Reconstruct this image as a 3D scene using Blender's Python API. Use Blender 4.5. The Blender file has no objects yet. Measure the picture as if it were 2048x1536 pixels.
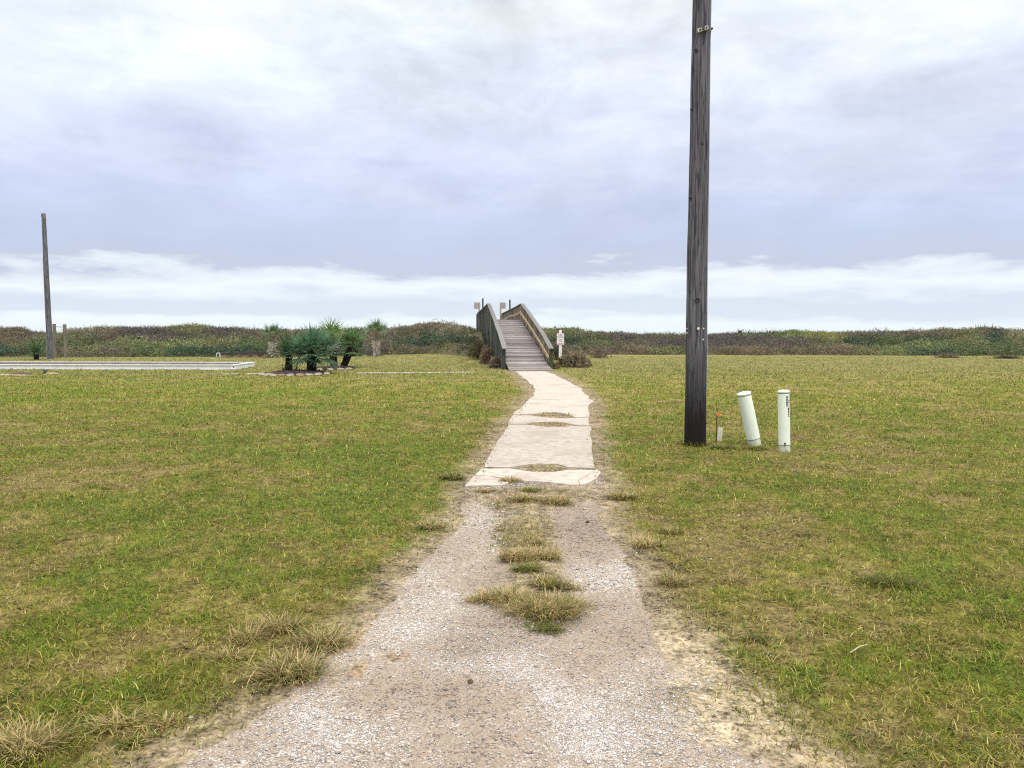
import bpy, bmesh, math, random
import numpy as np
from mathutils import Vector, Matrix
R = math.radians
sc = bpy.context.scene
COL = sc.collection
rng = np.random.default_rng(11)
random.seed(7)

# ---------------------------------------------------------------- camera
F = 1538.0                       # focal length in photo pixels (2048 wide)
CH = 1.6
TH = math.atan(94 / F)           # pitched slightly down
cd = bpy.data.cameras.new("camera")
cam = bpy.data.objects.new("camera", cd)
COL.objects.link(cam)
cam.location = (0, 0, CH)
cam.rotation_euler = (math.pi / 2 - TH, 0, 0)
cd.sensor_width = 36
cd.lens = 36 * F / 2048
cd.clip_start = 0.05
cd.clip_end = 4000
sc.camera = cam

# ---------------------------------------------------------------- sky, sun, exposure
SUN_E, SUN_A = R(58), R(150)
w = bpy.data.worlds.new("World")
sc.world = w
w.use_nodes = True
nt = w.node_tree
nt.nodes.clear()
def wn(t, **kw):
    n = nt.nodes.new(t)
    for k, v in kw.items():
        setattr(n, k, v)
    return n
def wl(a, b):
    nt.links.new(a, b)
def wmath(op, a, b=None, c=None):
    n = wn('ShaderNodeMath', operation=op)
    for i, v in enumerate((a, b, c)):
        if v is None:
            continue
        if isinstance(v, (int, float)):
            n.inputs[i].default_value = v
        else:
            wl(v, n.inputs[i])
    return n.outputs[0]
def wnoise(vec, scale, detail=5, rough=.55, dist=0.0, sx=(1, 1, 1), off=(0, 0, 0)):
    m = wn('ShaderNodeMapping')
    m.inputs['Scale'].default_value = sx
    m.inputs['Location'].default_value = off
    wl(vec, m.inputs['Vector'])
    n = wn('ShaderNodeTexNoise')
    n.inputs['Scale'].default_value = scale
    n.inputs['Detail'].default_value = detail
    n.inputs['Roughness'].default_value = rough
    n.inputs['Distortion'].default_value = dist
    wl(m.outputs[0], n.inputs['Vector'])
    return n.outputs['Fac']
def wmix(fac, a, b, blend='MIX'):
    n = wn('ShaderNodeMix', data_type='RGBA', blend_type=blend)
    for sock, v in ((n.inputs[0], fac), (n.inputs[6], a), (n.inputs[7], b)):
        if isinstance(v, (int, float)):
            sock.default_value = v
        elif isinstance(v, tuple):
            sock.default_value = v
        else:
            wl(v, sock)
    return n.outputs[2]
def s2l(r, g, b):
    return tuple(((c / 255) / 12.92 if c / 255 <= .04045 else ((c / 255 + .055) / 1.055) ** 2.4) for c in (r, g, b))
tc = wn('ShaderNodeTexCoord')
vec = tc.outputs['Generated']
sep = wn('ShaderNodeSeparateXYZ')
wl(vec, sep.inputs[0])
ez = sep.outputs['Z']
# cloud deck seen from below: direction divided by height above the horizon
den = wmath('ADD', wmath('MAXIMUM', ez, 0.0), 0.12)
comb = wn('ShaderNodeCombineXYZ')
wl(wmath('DIVIDE', sep.outputs['X'], den), comb.inputs[0])
wl(wmath('DIVIDE', sep.outputs['Y'], den), comb.inputs[1])
deck = comb.outputs[0]
nb = wnoise(deck, 0.55, 6, .55, .4)
nd = wnoise(deck, 1.5, 8, .6, .5, off=(3, 1, 0))
ns = wnoise(vec, 2.2, 7, .55, .3, sx=(1, 1, 6.5), off=(2.3, .4, 0))
nf = wnoise(vec, 7.0, 8, .6, .2, sx=(1, 1, 4.5), off=(7, 5, 0))
amp = wmath('MINIMUM', wmath('ADD', wmath('MULTIPLY', wmath('MAXIMUM', ez, 0.0), .75), .02), .2)
sh = wmath('ADD', wmath('MULTIPLY', wmath('SUBTRACT', ns, .5), 1.1), wmath('MULTIPLY', wmath('SUBTRACT', nf, .5), .95))
e2 = wmath('ADD', ez, wmath('MULTIPLY', sh, amp))
ramp = wn('ShaderNodeValToRGB')
ramp.color_ramp.interpolation = 'LINEAR'
stops = [(0.0, (236, 245, 250)), (.020, (238, 247, 251)), (.027, (219, 229, 241)), (.044, (216, 226, 240)),
         (.052, (230, 238, 247)), (.063, (240, 248, 252)), (.076, (228, 235, 245)), (.086, (198, 206, 225)), (.11, (196, 206, 230)),
         (.16, (202, 211, 237)), (.21, (214, 221, 242)), (.27, (221, 227, 243)), (.33, (232, 238, 249)), (.40, (243, 249, 253)),
         (.6, (246, 250, 254))]
els = ramp.color_ramp.elements
while len(els) < len(stops):
    els.new(.5)
for e, (p, c) in zip(els, stops):
    e.position = p
    e.color = (*s2l(*c), 1)
wl(e2, ramp.inputs[0])
c1 = ramp.outputs[0]
# brighter and darker billows, faint lavender and blue casts
up = wmath('MINIMUM', wmath('MULTIPLY', wmath('MAXIMUM', wmath('SUBTRACT', ez, .07), 0.0), 5.0), 1.0)
nv = wnoise(vec, 2.6, 7, .58, .6, sx=(1, 1, 1.7), off=(6.7, 3.9, 2.1))
nw = wnoise(vec, 8.0, 8, .6, .5, sx=(1, 1, 1.8), off=(1.1, 8.2, .3))
bil = wmath('ADD', wmath('ADD', wmath('MULTIPLY', wmath('SUBTRACT', nb, .5), .35), wmath('MULTIPLY', wmath('SUBTRACT', nd, .5), .16)),
            wmath('ADD', wmath('MULTIPLY', wmath('SUBTRACT', nv, .485), .85), wmath('MULTIPLY', wmath('SUBTRACT', nw, .5), .62)))
mul = wmath('ADD', 1.0, wmath('MULTIPLY', bil, up))
vm = wn('ShaderNodeVectorMath', operation='SCALE')
wl(c1, vm.inputs[0]); wl(mul, vm.inputs['Scale'])
tint = wmix(wnoise(deck, .7, 3, .5, 0, off=(9, 9, 0)), (.955, 1.01, 1.0, 1), (1.02, .985, 1.01, 1))
c2 = wmix(1.0, vm.outputs[0], tint, 'MULTIPLY')
# an overcast sky is brightest overhead, well above the picture
mr = wn('ShaderNodeMapRange', interpolation_type='SMOOTHSTEP')
mr.inputs['From Min'].default_value = .40
mr.inputs['From Max'].default_value = .95
mr.inputs['To Min'].default_value = 10.0
mr.inputs['To Max'].default_value = 27.0
wl(ez, mr.inputs['Value'])
vm2 = wn('ShaderNodeVectorMath', operation='SCALE')
# thin cloud overhead is whiter, and brightest round the hidden sun behind the camera
wht = wn('ShaderNodeMapRange', interpolation_type='SMOOTHSTEP')
wht.inputs['From Min'].default_value = .42
wht.inputs['From Max'].default_value = .8
wl(ez, wht.inputs['Value'])
c2 = wmix(wht.outputs[0], c2, (.89, .865, .815, 1))
dt = wn('ShaderNodeVectorMath', operation='DOT_PRODUCT')
wl(vec, dt.inputs[0])
dt.inputs[1].default_value = (math.sin(SUN_A) * math.cos(SUN_E * .7), math.cos(SUN_A) * math.cos(SUN_E * .7), math.sin(SUN_E * .7))
glow = wmath('ADD', 1.0, wmath('MULTIPLY', wmath('POWER', wmath('MAXIMUM', dt.outputs['Value'], 0.0), 2.0), .3))
wl(c2, vm2.inputs[0]); wl(wmath('MULTIPLY', mr.outputs[0], glow), vm2.inputs['Scale'])
sky = wn('ShaderNodeTexSky', sky_type='NISHITA')
sky.sun_disc = False
sky.sun_elevation = SUN_E
sky.sun_rotation = SUN_A
c3 = wmix(.96, sky.outputs[0], vm2.outputs[0])
bg = wn('ShaderNodeBackground')
bg.inputs['Strength'].default_value = .1
wl(c3, bg.inputs['Color'])
wo = wn('ShaderNodeOutputWorld')
wl(bg.outputs[0], wo.inputs['Surface'])

sd = bpy.data.lights.new("sun", 'SUN')
sd.energy = 1.3
sd.angle = R(14)
sd.color = (1, .96, .9)
so = bpy.data.objects.new("sun", sd)
COL.objects.link(so)
sdir = Vector((math.sin(SUN_A) * math.cos(SUN_E), math.cos(SUN_A) * math.cos(SUN_E), math.sin(SUN_E)))
so.rotation_euler = sdir.to_track_quat('Z', 'Y').to_euler()
so.location = (0, 0, 30)
vs = sc.view_settings
vs.view_transform = 'Standard'
vs.look = 'None'
vs.exposure = 0.1
vs.gamma = 1
vs.use_curve_mapping = False
try:
    sc.cycles.max_bounces = 5
    sc.cycles.diffuse_bounces = 3
    sc.cycles.use_denoising = False
    sc.cycles.filter_width = 1.15
    sc.cycles.sample_clamp_indirect = 4
except Exception:
    pass

# ---------------------------------------------------------------- measuring helpers
st, ct = math.sin(TH), math.cos(TH)
def ray(px, py):
    u, v = (px - 1024) / F, -(py - 768) / F
    return u, ct + v * st, -st + v * ct
def G(px, py, z=0.0):
    """the point on the level z that the photo shows at (px, py)"""
    x, y, dz = ray(px, py)
    t = (z - CH) / dz
    return Vector((x * t, y * t, z))
def P(px, py, Y):
    x, y, dz = ray(px, py)
    t = Y / y
    return Vector((x * t, Y, CH + dz * t))
TAB = rng.random((256, 256))
def vnoise(x, y, seed=0):
    x = np.asarray(x, float) + seed * 17.31
    y = np.asarray(y, float) + seed * 9.73
    xi, yi = np.floor(x).astype(int), np.floor(y).astype(int)
    fx, fy = x - xi, y - yi
    fx, fy = fx * fx * (3 - 2 * fx), fy * fy * (3 - 2 * fy)
    a, b = TAB[xi & 255, yi & 255], TAB[(xi + 1) & 255, yi & 255]
    c, d = TAB[xi & 255, (yi + 1) & 255], TAB[(xi + 1) & 255, (yi + 1) & 255]
    return (a * (1 - fx) + b * fx) * (1 - fy) + (c * (1 - fx) + d * fx) * fy
def fbm(x, y, o=4, seed=0):
    s, a, t = 0, .5, 0
    for k in range(o):
        s = s + a * vnoise(np.asarray(x) * 2 ** k, np.asarray(y) * 2 ** k, seed + k * 3)
        t += a
        a *= .5
    return s / t
def sstep(a, b, x):
    t = np.clip((x - a) / (b - a), 0, 1)
    return t * t * (3 - 2 * t)

# ---------------------------------------------------------------- materials
MATS = {}
def mat(name, colors, scale=(1, 1, 1), nscale=8, rough=.8, bump=.3, metal=0, detail=6, attr=None, contrast=(.3, .7), spec=.25, coord='Object', dist=.0, extra=None):
    """noise-driven colour ramp between colours, optionally multiplying a colour attribute"""
    if name in MATS:
        return MATS[name]
    m = bpy.data.materials.new(name)
    m.use_nodes = True
    t = m.node_tree
    b = t.nodes['Principled BSDF']
    b.inputs['Roughness'].default_value = rough
    b.inputs['Metallic'].default_value = metal
    b.inputs['Specular IOR Level'].default_value = spec
    tcn = t.nodes.new('ShaderNodeTexCoord')
    mp = t.nodes.new('ShaderNodeMapping')
    mp.inputs['Scale'].default_value = scale
    t.links.new(tcn.outputs[coord], mp.inputs[0])
    n = t.nodes.new('ShaderNodeTexNoise')
    n.inputs['Scale'].default_value = nscale
    n.inputs['Detail'].default_value = detail
    n.inputs['Distortion'].default_value = dist
    t.links.new(mp.outputs[0], n.inputs['Vector'])
    r = t.nodes.new('ShaderNodeValToRGB')
    el = r.color_ramp.elements
    while len(el) < len(colors):
        el.new(.5)
    for i, c in enumerate(colors):
        el[i].position = contrast[0] + (contrast[1] - contrast[0]) * i / max(1, len(colors) - 1)
        el[i].color = (*c, 1)
    t.links.new(n.outputs['Fac'], r.inputs[0])
    out = r.outputs[0]
    if attr:
        a = t.nodes.new('ShaderNodeAttribute')
        a.attribute_name = attr
        mx = t.nodes.new('ShaderNodeMix')
        mx.data_type = 'RGBA'
        mx.blend_type = 'MULTIPLY'
        mx.inputs[0].default_value = 1
        t.links.new(a.outputs['Color'], mx.inputs[6])
        t.links.new(out, mx.inputs[7])
        out = mx.outputs[2]
    if extra:
        out = extra(t, out, mp)
    t.links.new(out, b.inputs['Base Color'])
    if bump:
        bp = t.nodes.new('ShaderNodeBump')
        bp.inputs['Strength'].default_value = bump
        bp.inputs['Distance'].default_value = .02
        t.links.new(n.outputs['Fac'], bp.inputs['Height'])
        t.links.new(bp.outputs[0], b.inputs['Normal'])
    MATS[name] = m
    return m

# ---------------------------------------------------------------- object helpers
def tag(o, label=None, cat=None, group=None, kind=None):
    for k, v in (('label', label), ('category', cat), ('group', group), ('kind', kind)):
        if v:
            o[k] = v
    return o
def empty(name, loc, label, cat, group=None, rot=(0, 0, 0)):
    o = bpy.data.objects.new(name, None)
    COL.objects.link(o)
    o.location = loc
    o.rotation_euler = rot
    o.empty_display_size = .1
    return tag(o, label, cat, group)
class MB:
    def __init__(s):
        s.v, s.f, s.c = [], [], []
    def add(s, vs_, fs, col=None):
        k = len(s.v)
        s.v += [tuple(v) for v in vs_]
        s.f += [tuple(k + i for i in f) for f in fs]
        s.c += [col or (1, 1, 1)] * len(vs_)
        return s
    def box(s, c, size, M=None, col=None, jit=0, taper=1.0):
        hx, hy, hz = (q / 2 for q in size)
        vs_ = [Vector((x * hx * (taper if z > 0 else 1), y * hy * (taper if z > 0 else 1), z * hz)) for x in (-1, 1) for y in (-1, 1) for z in (-1, 1)]
        if jit:
            vs_ = [v + Vector([random.uniform(-jit, jit) for _ in range(3)]) for v in vs_]
        if M is not None:
            vs_ = [M @ v for v in vs_]
        vs_ = [v + Vector(c) for v in vs_]
        return s.add(vs_, [(0, 1, 3, 2), (4, 6, 7, 5), (0, 4, 5, 1), (2, 3, 7, 6), (0, 2, 6, 4), (1, 5, 7, 3)], col)
    def beam(s, a, b, wd, th, up=Vector((0, 0, 1)), col=None):
        a, b = Vector(a), Vector(b)
        d = (b - a).normalized()
        x = d.cross(up).normalized()
        y = x.cross(d).normalized()
        vs_ = []
        for p in (a, b):
            for i, j in ((-1, -1), (1, -1), (1, 1), (-1, 1)):
                vs_.append(p + x * i * wd / 2 + y * j * th / 2)
        return s.add(vs_, [(3, 2, 1, 0), (4, 5, 6, 7), (0, 1, 5, 4), (1, 2, 6, 5), (2, 3, 7, 6), (3, 0, 4, 7)], col)
    def tube(s, pts, rad, seg=10, col=None, cap=True):
        pts = [Vector(p) for p in pts]
        if isinstance(rad, (int, float)):
            rad = [rad] * len(pts)
        vs_, fs = [], []
        ref = None
        for i, p in enumerate(pts):
            d = (pts[min(i + 1, len(pts) - 1)] - pts[max(i - 1, 0)]).normalized()
            if ref is None:
                ref = Vector((1, 0, 0)) if abs(d.x) < .9 else Vector((0, 1, 0))
            x = (ref - d * ref.dot(d)).normalized()
            ref = x
            y = d.cross(x)
            for k in range(seg):
                a = 2 * math.pi * k / seg
                vs_.append(p + (x * math.cos(a) + y * math.sin(a)) * rad[i])
        for i in range(len(pts) - 1):
            for k in range(seg):
                k2 = (k + 1) % seg
                fs.append((i * seg + k, i * seg + k2, (i + 1) * seg + k2, (i + 1) * seg + k))
        if cap:
            fs.append(tuple(reversed(range(seg))))
            fs.append(tuple((len(pts) - 1) * seg + k for k in range(seg)))
        return s.add(vs_, fs, col)
    def blade(s, p, d, up, L, wd, droop=.0, n=3, col=None, tipw=.0):
        """a narrow leaf: starts at p along d, bends down by droop"""
        p, d = Vector(p), Vector(d).normalized()
        side = d.cross(Vector(up))
        if side.length < 1e-4:
            side = Vector((1, 0, 0))
        side.normalize()
        vs_, fs = [], []
        q = p.copy()
        for i in range(n + 1):
            t = i / n
            ww = wd * (1 - t) ** .6 if i < n else wd * tipw
            vs_ += [q - side * ww / 2, q + side * ww / 2]
            d = (d + Vector((0, 0, -1)) * droop / n).normalized()
            q = q + d * (L / n)
        for i in range(n):
            fs.append((2 * i, 2 * i + 1, 2 * i + 3, 2 * i + 2))
        return s.add(vs_, fs, col)
    def build(s, name, m, parent=None, smooth=False, colors=False, loc=None, bevel=0):
        me = bpy.data.meshes.new(name)
        vv = s.v
        if loc is not None:
            L_ = Vector(loc)
            vv = [tuple(Vector(v) - L_) for v in s.v]
        me.from_pydata(vv, [], s.f)
        me.validate()
        if colors:
            a = me.color_attributes.new('col', 'FLOAT_COLOR', 'POINT')
            arr = np.ones((len(s.v), 4), np.float32)
            arr[:, :3] = s.c
            a.data.foreach_set('color', arr.ravel())
        me.materials.append(m)
        if smooth:
            me.polygons.foreach_set('use_smooth', [True] * len(me.polygons))
        me.update()
        o = bpy.data.objects.new(name, me)
        COL.objects.link(o)
        if parent is not None:
            o.parent = parent
        if loc is not None:
            o.location = loc
        if bevel:
            b = o.modifiers.new('bevel', 'BEVEL')
            b.width = bevel
            b.segments = 2
            b.limit_method = 'ANGLE'
        return o
def npmesh(name, V, Fc, C, m, per=4, mats=None):
    """big mesh from numpy arrays: V (n,3), Fc (k,per) indices, C (n,3) colours"""
    me = bpy.data.meshes.new(name)
    n, k, per = len(V), len(Fc), Fc.shape[1]
    me.vertices.add(n)
    me.vertices.foreach_set('co', V.astype(np.float32).ravel())
    me.loops.add(k * per)
    me.loops.foreach_set('vertex_index', Fc.astype(np.int32).ravel())
    me.polygons.add(k)
    me.polygons.foreach_set('loop_start', np.arange(0, k * per, per, dtype=np.int32))
    if C is not None:
        a = me.color_attributes.new('col', 'FLOAT_COLOR', 'POINT')
        arr = np.ones((n, 4), np.float32)
        arr[:, :3] = C
        a.data.foreach_set('color', arr.ravel())
    me.materials.append(m)
    me.update(calc_edges=True)
    o = bpy.data.objects.new(name, me)
    COL.objects.link(o)
    return o

# ---------------------------------------------------------------- the lie of the land
def tabY(rows):
    """pixel rows (py, px) of an edge on the ground -> arrays Y, X sorted by Y"""
    q = sorted([(G(px, py).y, G(px, py).x) for py, px in rows])
    return np.array([a for a, b in q]), np.array([b for a, b in q])
GL = tabY([(1700, 240), (1536, 385), (1480, 430), (1430, 500), (1400, 560), (1330, 655), (1250, 735), (1200, 790), (1150, 833), (1100, 880), (1050, 912), (1000, 925), (975, 935), (940, 965), (850, 1015), (828, 1035), (806, 1050), (785, 1068), (755, 1046), (742, 1028)])
GR = tabY([(1700, 1700), (1536, 1560), (1450, 1455), (1400, 1405), (1330, 1370), (1250, 1322), (1200, 1292), (1100, 1240), (1050, 1205), (1000, 1190), (975, 1200), (940, 1195), (886, 1186), (850, 1180), (802, 1185), (777, 1163), (748, 1106), (742, 1090)])
def edges(y):
    return np.interp(y, *GL), np.interp(y, *GR)
Y_SLAB = G(1024, 975).y            # concrete begins here
Y_FOOT = G(1024, 742).y
def ground_z(x, y):
    x, y = np.asarray(x, float), np.asarray(y, float)
    rise = .28 * sstep(42, 64, y) * np.exp(-((x + 3) / 7) ** 2)
    L, Rr = edges(y)
    off = np.maximum(np.maximum(L - x, x - Rr), 0)
    rough = (fbm(x * .45, y * .45, 3, 5) - .5) * .07 * np.clip(off, 0, 1) * np.exp(-np.maximum(y, 0) / 60)
    fine = (fbm(x * 4, y * 4, 3, 8) - .5) * .022 * ((y < 20) & (y > -5))
    rut = -.03 * np.exp(-((x - (L + Rr) / 2 + .32) / .22) ** 2) * (y < Y_SLAB - .5) - .03 * np.exp(-((x - (L + Rr) / 2 - .36) / .22) ** 2) * (y < Y_SLAB - .5)
    slabpad = 1 - (1 - sstep(.05, .5, off)) * sstep(Y_SLAB - .8, Y_SLAB - .2, y) * (y < Y_FOOT + 1)
    return rise + (rough + fine + rut) * slabpad
# edge of the dunes
DB_X = np.array([-80, -45, -30, -18, -11, -6, -3.6, -1, 1.5, 4, 8, 20, 35, 60, 90.])
DB_Y = np.array([60, 61, 62, 63, 66, 62, 55, 54, 56, 64, 69, 68, 66, 64, 62.])
def dune_base(x):
    return np.interp(x, DB_X, DB_Y) + (vnoise(x * .35, x * 0 + 3, 2) - .5) * 1.6
SKY = [(-400, 655), (0, 658), (35, 655), (85, 666), (130, 665), (155, 658), (220, 657), (300, 657), (380, 652), (430, 657), (500, 659), (560, 661), (600, 661), (640, 659), (700, 658), (770, 659), (800, 656), (850, 648), (880, 648), (940, 655), (1000, 656), (1100, 657), (1160, 658), (1210, 664), (1300, 667), (1380, 668), (1480, 666.5), (1530, 663), (1580, 661.5), (1640, 664), (1750, 663.5), (1850, 661.5), (1920, 658), (1970, 655.5), (2020, 661), (2100, 662), (2500, 658)]
SKX, SKYY = np.array([a for a, b in SKY], float), np.array([660 + (b - 660) * 1.15 for a, b in SKY], float)
CREST = 9.0
def crest_z(x):
    yc = dune_base(x) + CREST
    px = 1024 + F * x / yc
    py = np.interp(px, SKX, SKYY)
    return CH + (674 - py) / F * yc - .38        # the scrub on top adds the rest
def dune_z(x, y):
    b = dune_base(x)
    t = (y - b) / CREST
    f = np.where(t < 1, sstep(-.05, 1.0, t) * .55 + .45 * np.clip(t, 0, 1), 1 - .35 * sstep(1, 3.2, t))
    lump = (fbm(x * .35, y * .35, 4, 21) - .5) * .55 * np.clip(t * 2, 0, 1) * (t < 2.8)
    z = crest_z(x) * f + lump * np.exp(-((t - 1) / .35) ** 2 * 1.2) * .2 + lump * .5 * (np.abs(t - 1) > .4)
    return np.where(t < 0, -.3, z)

# ---------------------------------------------------------------- lawn colours
C_G1, C_G2, C_OL = np.array((.170, .190, .016)), np.array((.130, .198, .014)), np.array((.232, .220, .036))
C_ST, C_BR, C_DT = np.array((.335, .278, .098)), np.array((.150, .100, .036)), np.array((.31, .245, .165))
BRIGHT = [G(690, 1010), G(860, 955), G(930, 905), G(240, 1010), G(300, 1130), G(1480, 910), G(1780, 1150), G(420, 900), G(1330, 870), G(60, 800), G(560, 780), G(1230, 900), G(1900, 1200), G(640, 920)]
DRY = [G(60, 960), G(180, 965), G(480, 960), G(860, 800), G(1650, 905), G(1560, 915), G(1950, 820), G(400, 1110), G(30, 850), G(1750, 1280), G(1480, 1080), G(1950, 1480), G(1700, 1450), G(300, 1280)]
def off_path(x, y):
    L, Rr = edges(y)
    return np.where(y < Y_FOOT + 1, np.maximum(L - x, x - Rr), 3.0)
def greenness(x, y):
    g = .60 + .55 * (fbm(x * .33, y * .22, 3, 31) - .5) + 1.1 * (fbm(x * 1.5, y * 1.2, 3, 37) - .5) + 1.5 * (fbm(x * 5.5, y * 4.5, 3, 41) - .5) + .95 * (fbm(x * 15, y * 12, 2, 43) - .5)
    for p in BRIGHT:
        r = .10 * p.y
        g = g + .24 * np.exp(-(((x - p.x) / r) ** 2 + ((y - p.y) / (r * 1.3)) ** 2))
    for p in DRY:
        r = .09 * p.y
        g = g - .22 * np.exp(-(((x - p.x) / r) ** 2 + ((y - p.y) / (r * 1.3)) ** 2))
    g = g + .03 * (x < 0) - .08 * sstep(14, 30, y) - .05 * (x > 0) * sstep(2, 8, y) - .10 * ((x > 1.2) & (y < 7))
    o = off_path(x, y)
    g = g - .55 * np.exp(-np.clip(o, 0, 9) / (.22 + .012 * y))
    return g
def paler(c, y):
    # the thinner, drier turf out towards the dunes
    f = (.55 * sstep(18, 42, y))[:, None]
    return c * (1 - f) + np.array((.195, .180, .080)) * f
def lawn_color(x, y, rnd, rnd2):
    g = np.clip(greenness(x, y), 0, 1)[:, None]
    base = C_ST * .55 + C_BR * .45
    c = base + (C_OL - base) * np.clip(g / .45, 0, 1)
    c = c + (C_G1 - c) * np.clip((g - .38) / .3, 0, 1)
    c = c + (C_G2 - c) * np.clip((g - .72) / .25, 0, 1)
    return paler(c, y)

# ---------------------------------------------------------------- ground sheet
def build_ground():
    nx = 560
    t = np.linspace(-1, 1, nx)
    xs = .9 * np.sinh(8.1 * t)
    ys = np.concatenate([np.array([-1500, -600, -200, -60, -20, -8, -4, -1, 1, 1.8, 2.2]), 2.4 * np.exp(np.linspace(0, math.log(1600 / 2.4), 680))])
    X, Y = np.meshgrid(xs, ys)
    x, y = X.ravel(), Y.ravel()
    z = ground_z(x, y)
    V = np.stack([x, y, z], 1)
    ny = len(ys)
    i = np.arange(ny - 1)[:, None] * nx + np.arange(nx - 1)[None]
    i = i.ravel()
    Fc = np.stack([i, i + 1, i + nx + 1, i + nx], 1)
    C = lawn_color(x, y, None, None)
    # beneath the blades there is thatch and soil near the camera
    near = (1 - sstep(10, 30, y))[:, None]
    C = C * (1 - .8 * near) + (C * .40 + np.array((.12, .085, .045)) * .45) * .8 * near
    o = off_path(x, y)
    jag = (fbm(x * 2.2, y * 2.2, 4, 51) - .5) * .8
    edge = sstep(.34 + .01 * y + .42 * np.exp(-np.clip(y - 2.6, 0, 9) / .8), -.02, o + jag * .35)[:, None]
    dirt = C_DT * (1.08 - .5 * (fbm(x * 7, y * 7, 4, 77)[:, None]))
    C = C * (1 - edge) + dirt * edge
    # sandy pale earth on the right-hand shoulder near the camera
    sp = G(1430, 1440)
    sand = np.exp(-(((x - sp.x) / .36) ** 2 + ((y - sp.y) / .45) ** 2)) + .8 * np.exp(-(((x - G(1390, 1290).x) / .2) ** 2 + ((y - G(1390, 1290).y) / .6) ** 2))
    sand = np.clip(sand * (.5 + 1.0 * fbm(x * 3, y * 3, 3, 61)), 0, 1)
    C = C * (1 - sand[:, None] * .8) + np.array((.43, .35, .235)) * sand[:, None] * .8
    # gravel: inside the edges, up to the concrete, less in the grassy middle
    gr = sstep(.10, -.12, o + jag * .30) * (y < Y_SLAB + .1) * sstep(Y_SLAB - .25, Y_SLAB - 1.0, y)
    pm = [(G(1045, 1000), .36, .6), (G(1048, 1060), .29, .8), (G(1070, 1130), .2, .45), (G(1080, 1195), .24, .35)]
    for p, rx, ry in pm:
        gr = gr - 1.1 * np.exp(-(((x - p.x) / rx) ** 2 + ((y - p.y) / ry) ** 2) ** 1.2)
    for p, rx, ry in [(G(790, 1310), .11, .10), (G(715, 1340), .06, .16), (G(690, 1290), .08, .1)]:
        s_ = np.exp(-(((x - p.x) / rx) ** 2 + ((y - p.y) / ry) ** 2)) * (.4 + fbm(x * 6, y * 6, 3, 66))
        s_ = np.clip(s_ * .7, 0, .8)
        C = C * (1 - s_[:, None]) + np.array((.34, .235, .145)) * s_[:, None]
        gr = gr - 1.0 * s_
    gr = np.clip(gr - .8 * sand, 0, 1)
    wh = fbm(x * 1.6, y * 1.6, 4, 71)
    for (a, b, r) in [(680, 1480, .25), (820, 1250, .22), (1180, 1470, .2), (620, 1420, .15), (1030, 1330, .2), (870, 1200, .2), (1120, 1390, .15)]:
        p = G(a, b)
        wh = wh + .30 * np.exp(-(((x - p.x) / r) ** 2 + ((y - p.y) / (r * 1.2)) ** 2))
    for (a, b, r) in [(1030, 1240, .35), (960, 1290, .3), (1350, 1420, .25), (1180, 1050, .4)]:
        p = G(a, b)
        wh = wh - .38 * np.exp(-(((x - p.x) / r) ** 2 + ((y - p.y) / r) ** 2))
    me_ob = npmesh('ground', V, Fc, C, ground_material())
    a = me_ob.data.color_attributes.new('mask', 'FLOAT_COLOR', 'POINT')
    arr = np.ones((len(V), 4), np.float32)
    arr[:, 0] = gr
    arr[:, 1] = np.clip(wh, 0, 1)
    arr[:, 2] = edge[:, 0]
    a.data.foreach_set('color', arr.ravel())
    me_ob.data.polygons.foreach_set('use_smooth', [True] * len(me_ob.data.polygons))
    return tag(me_ob, kind='structure')
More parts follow.
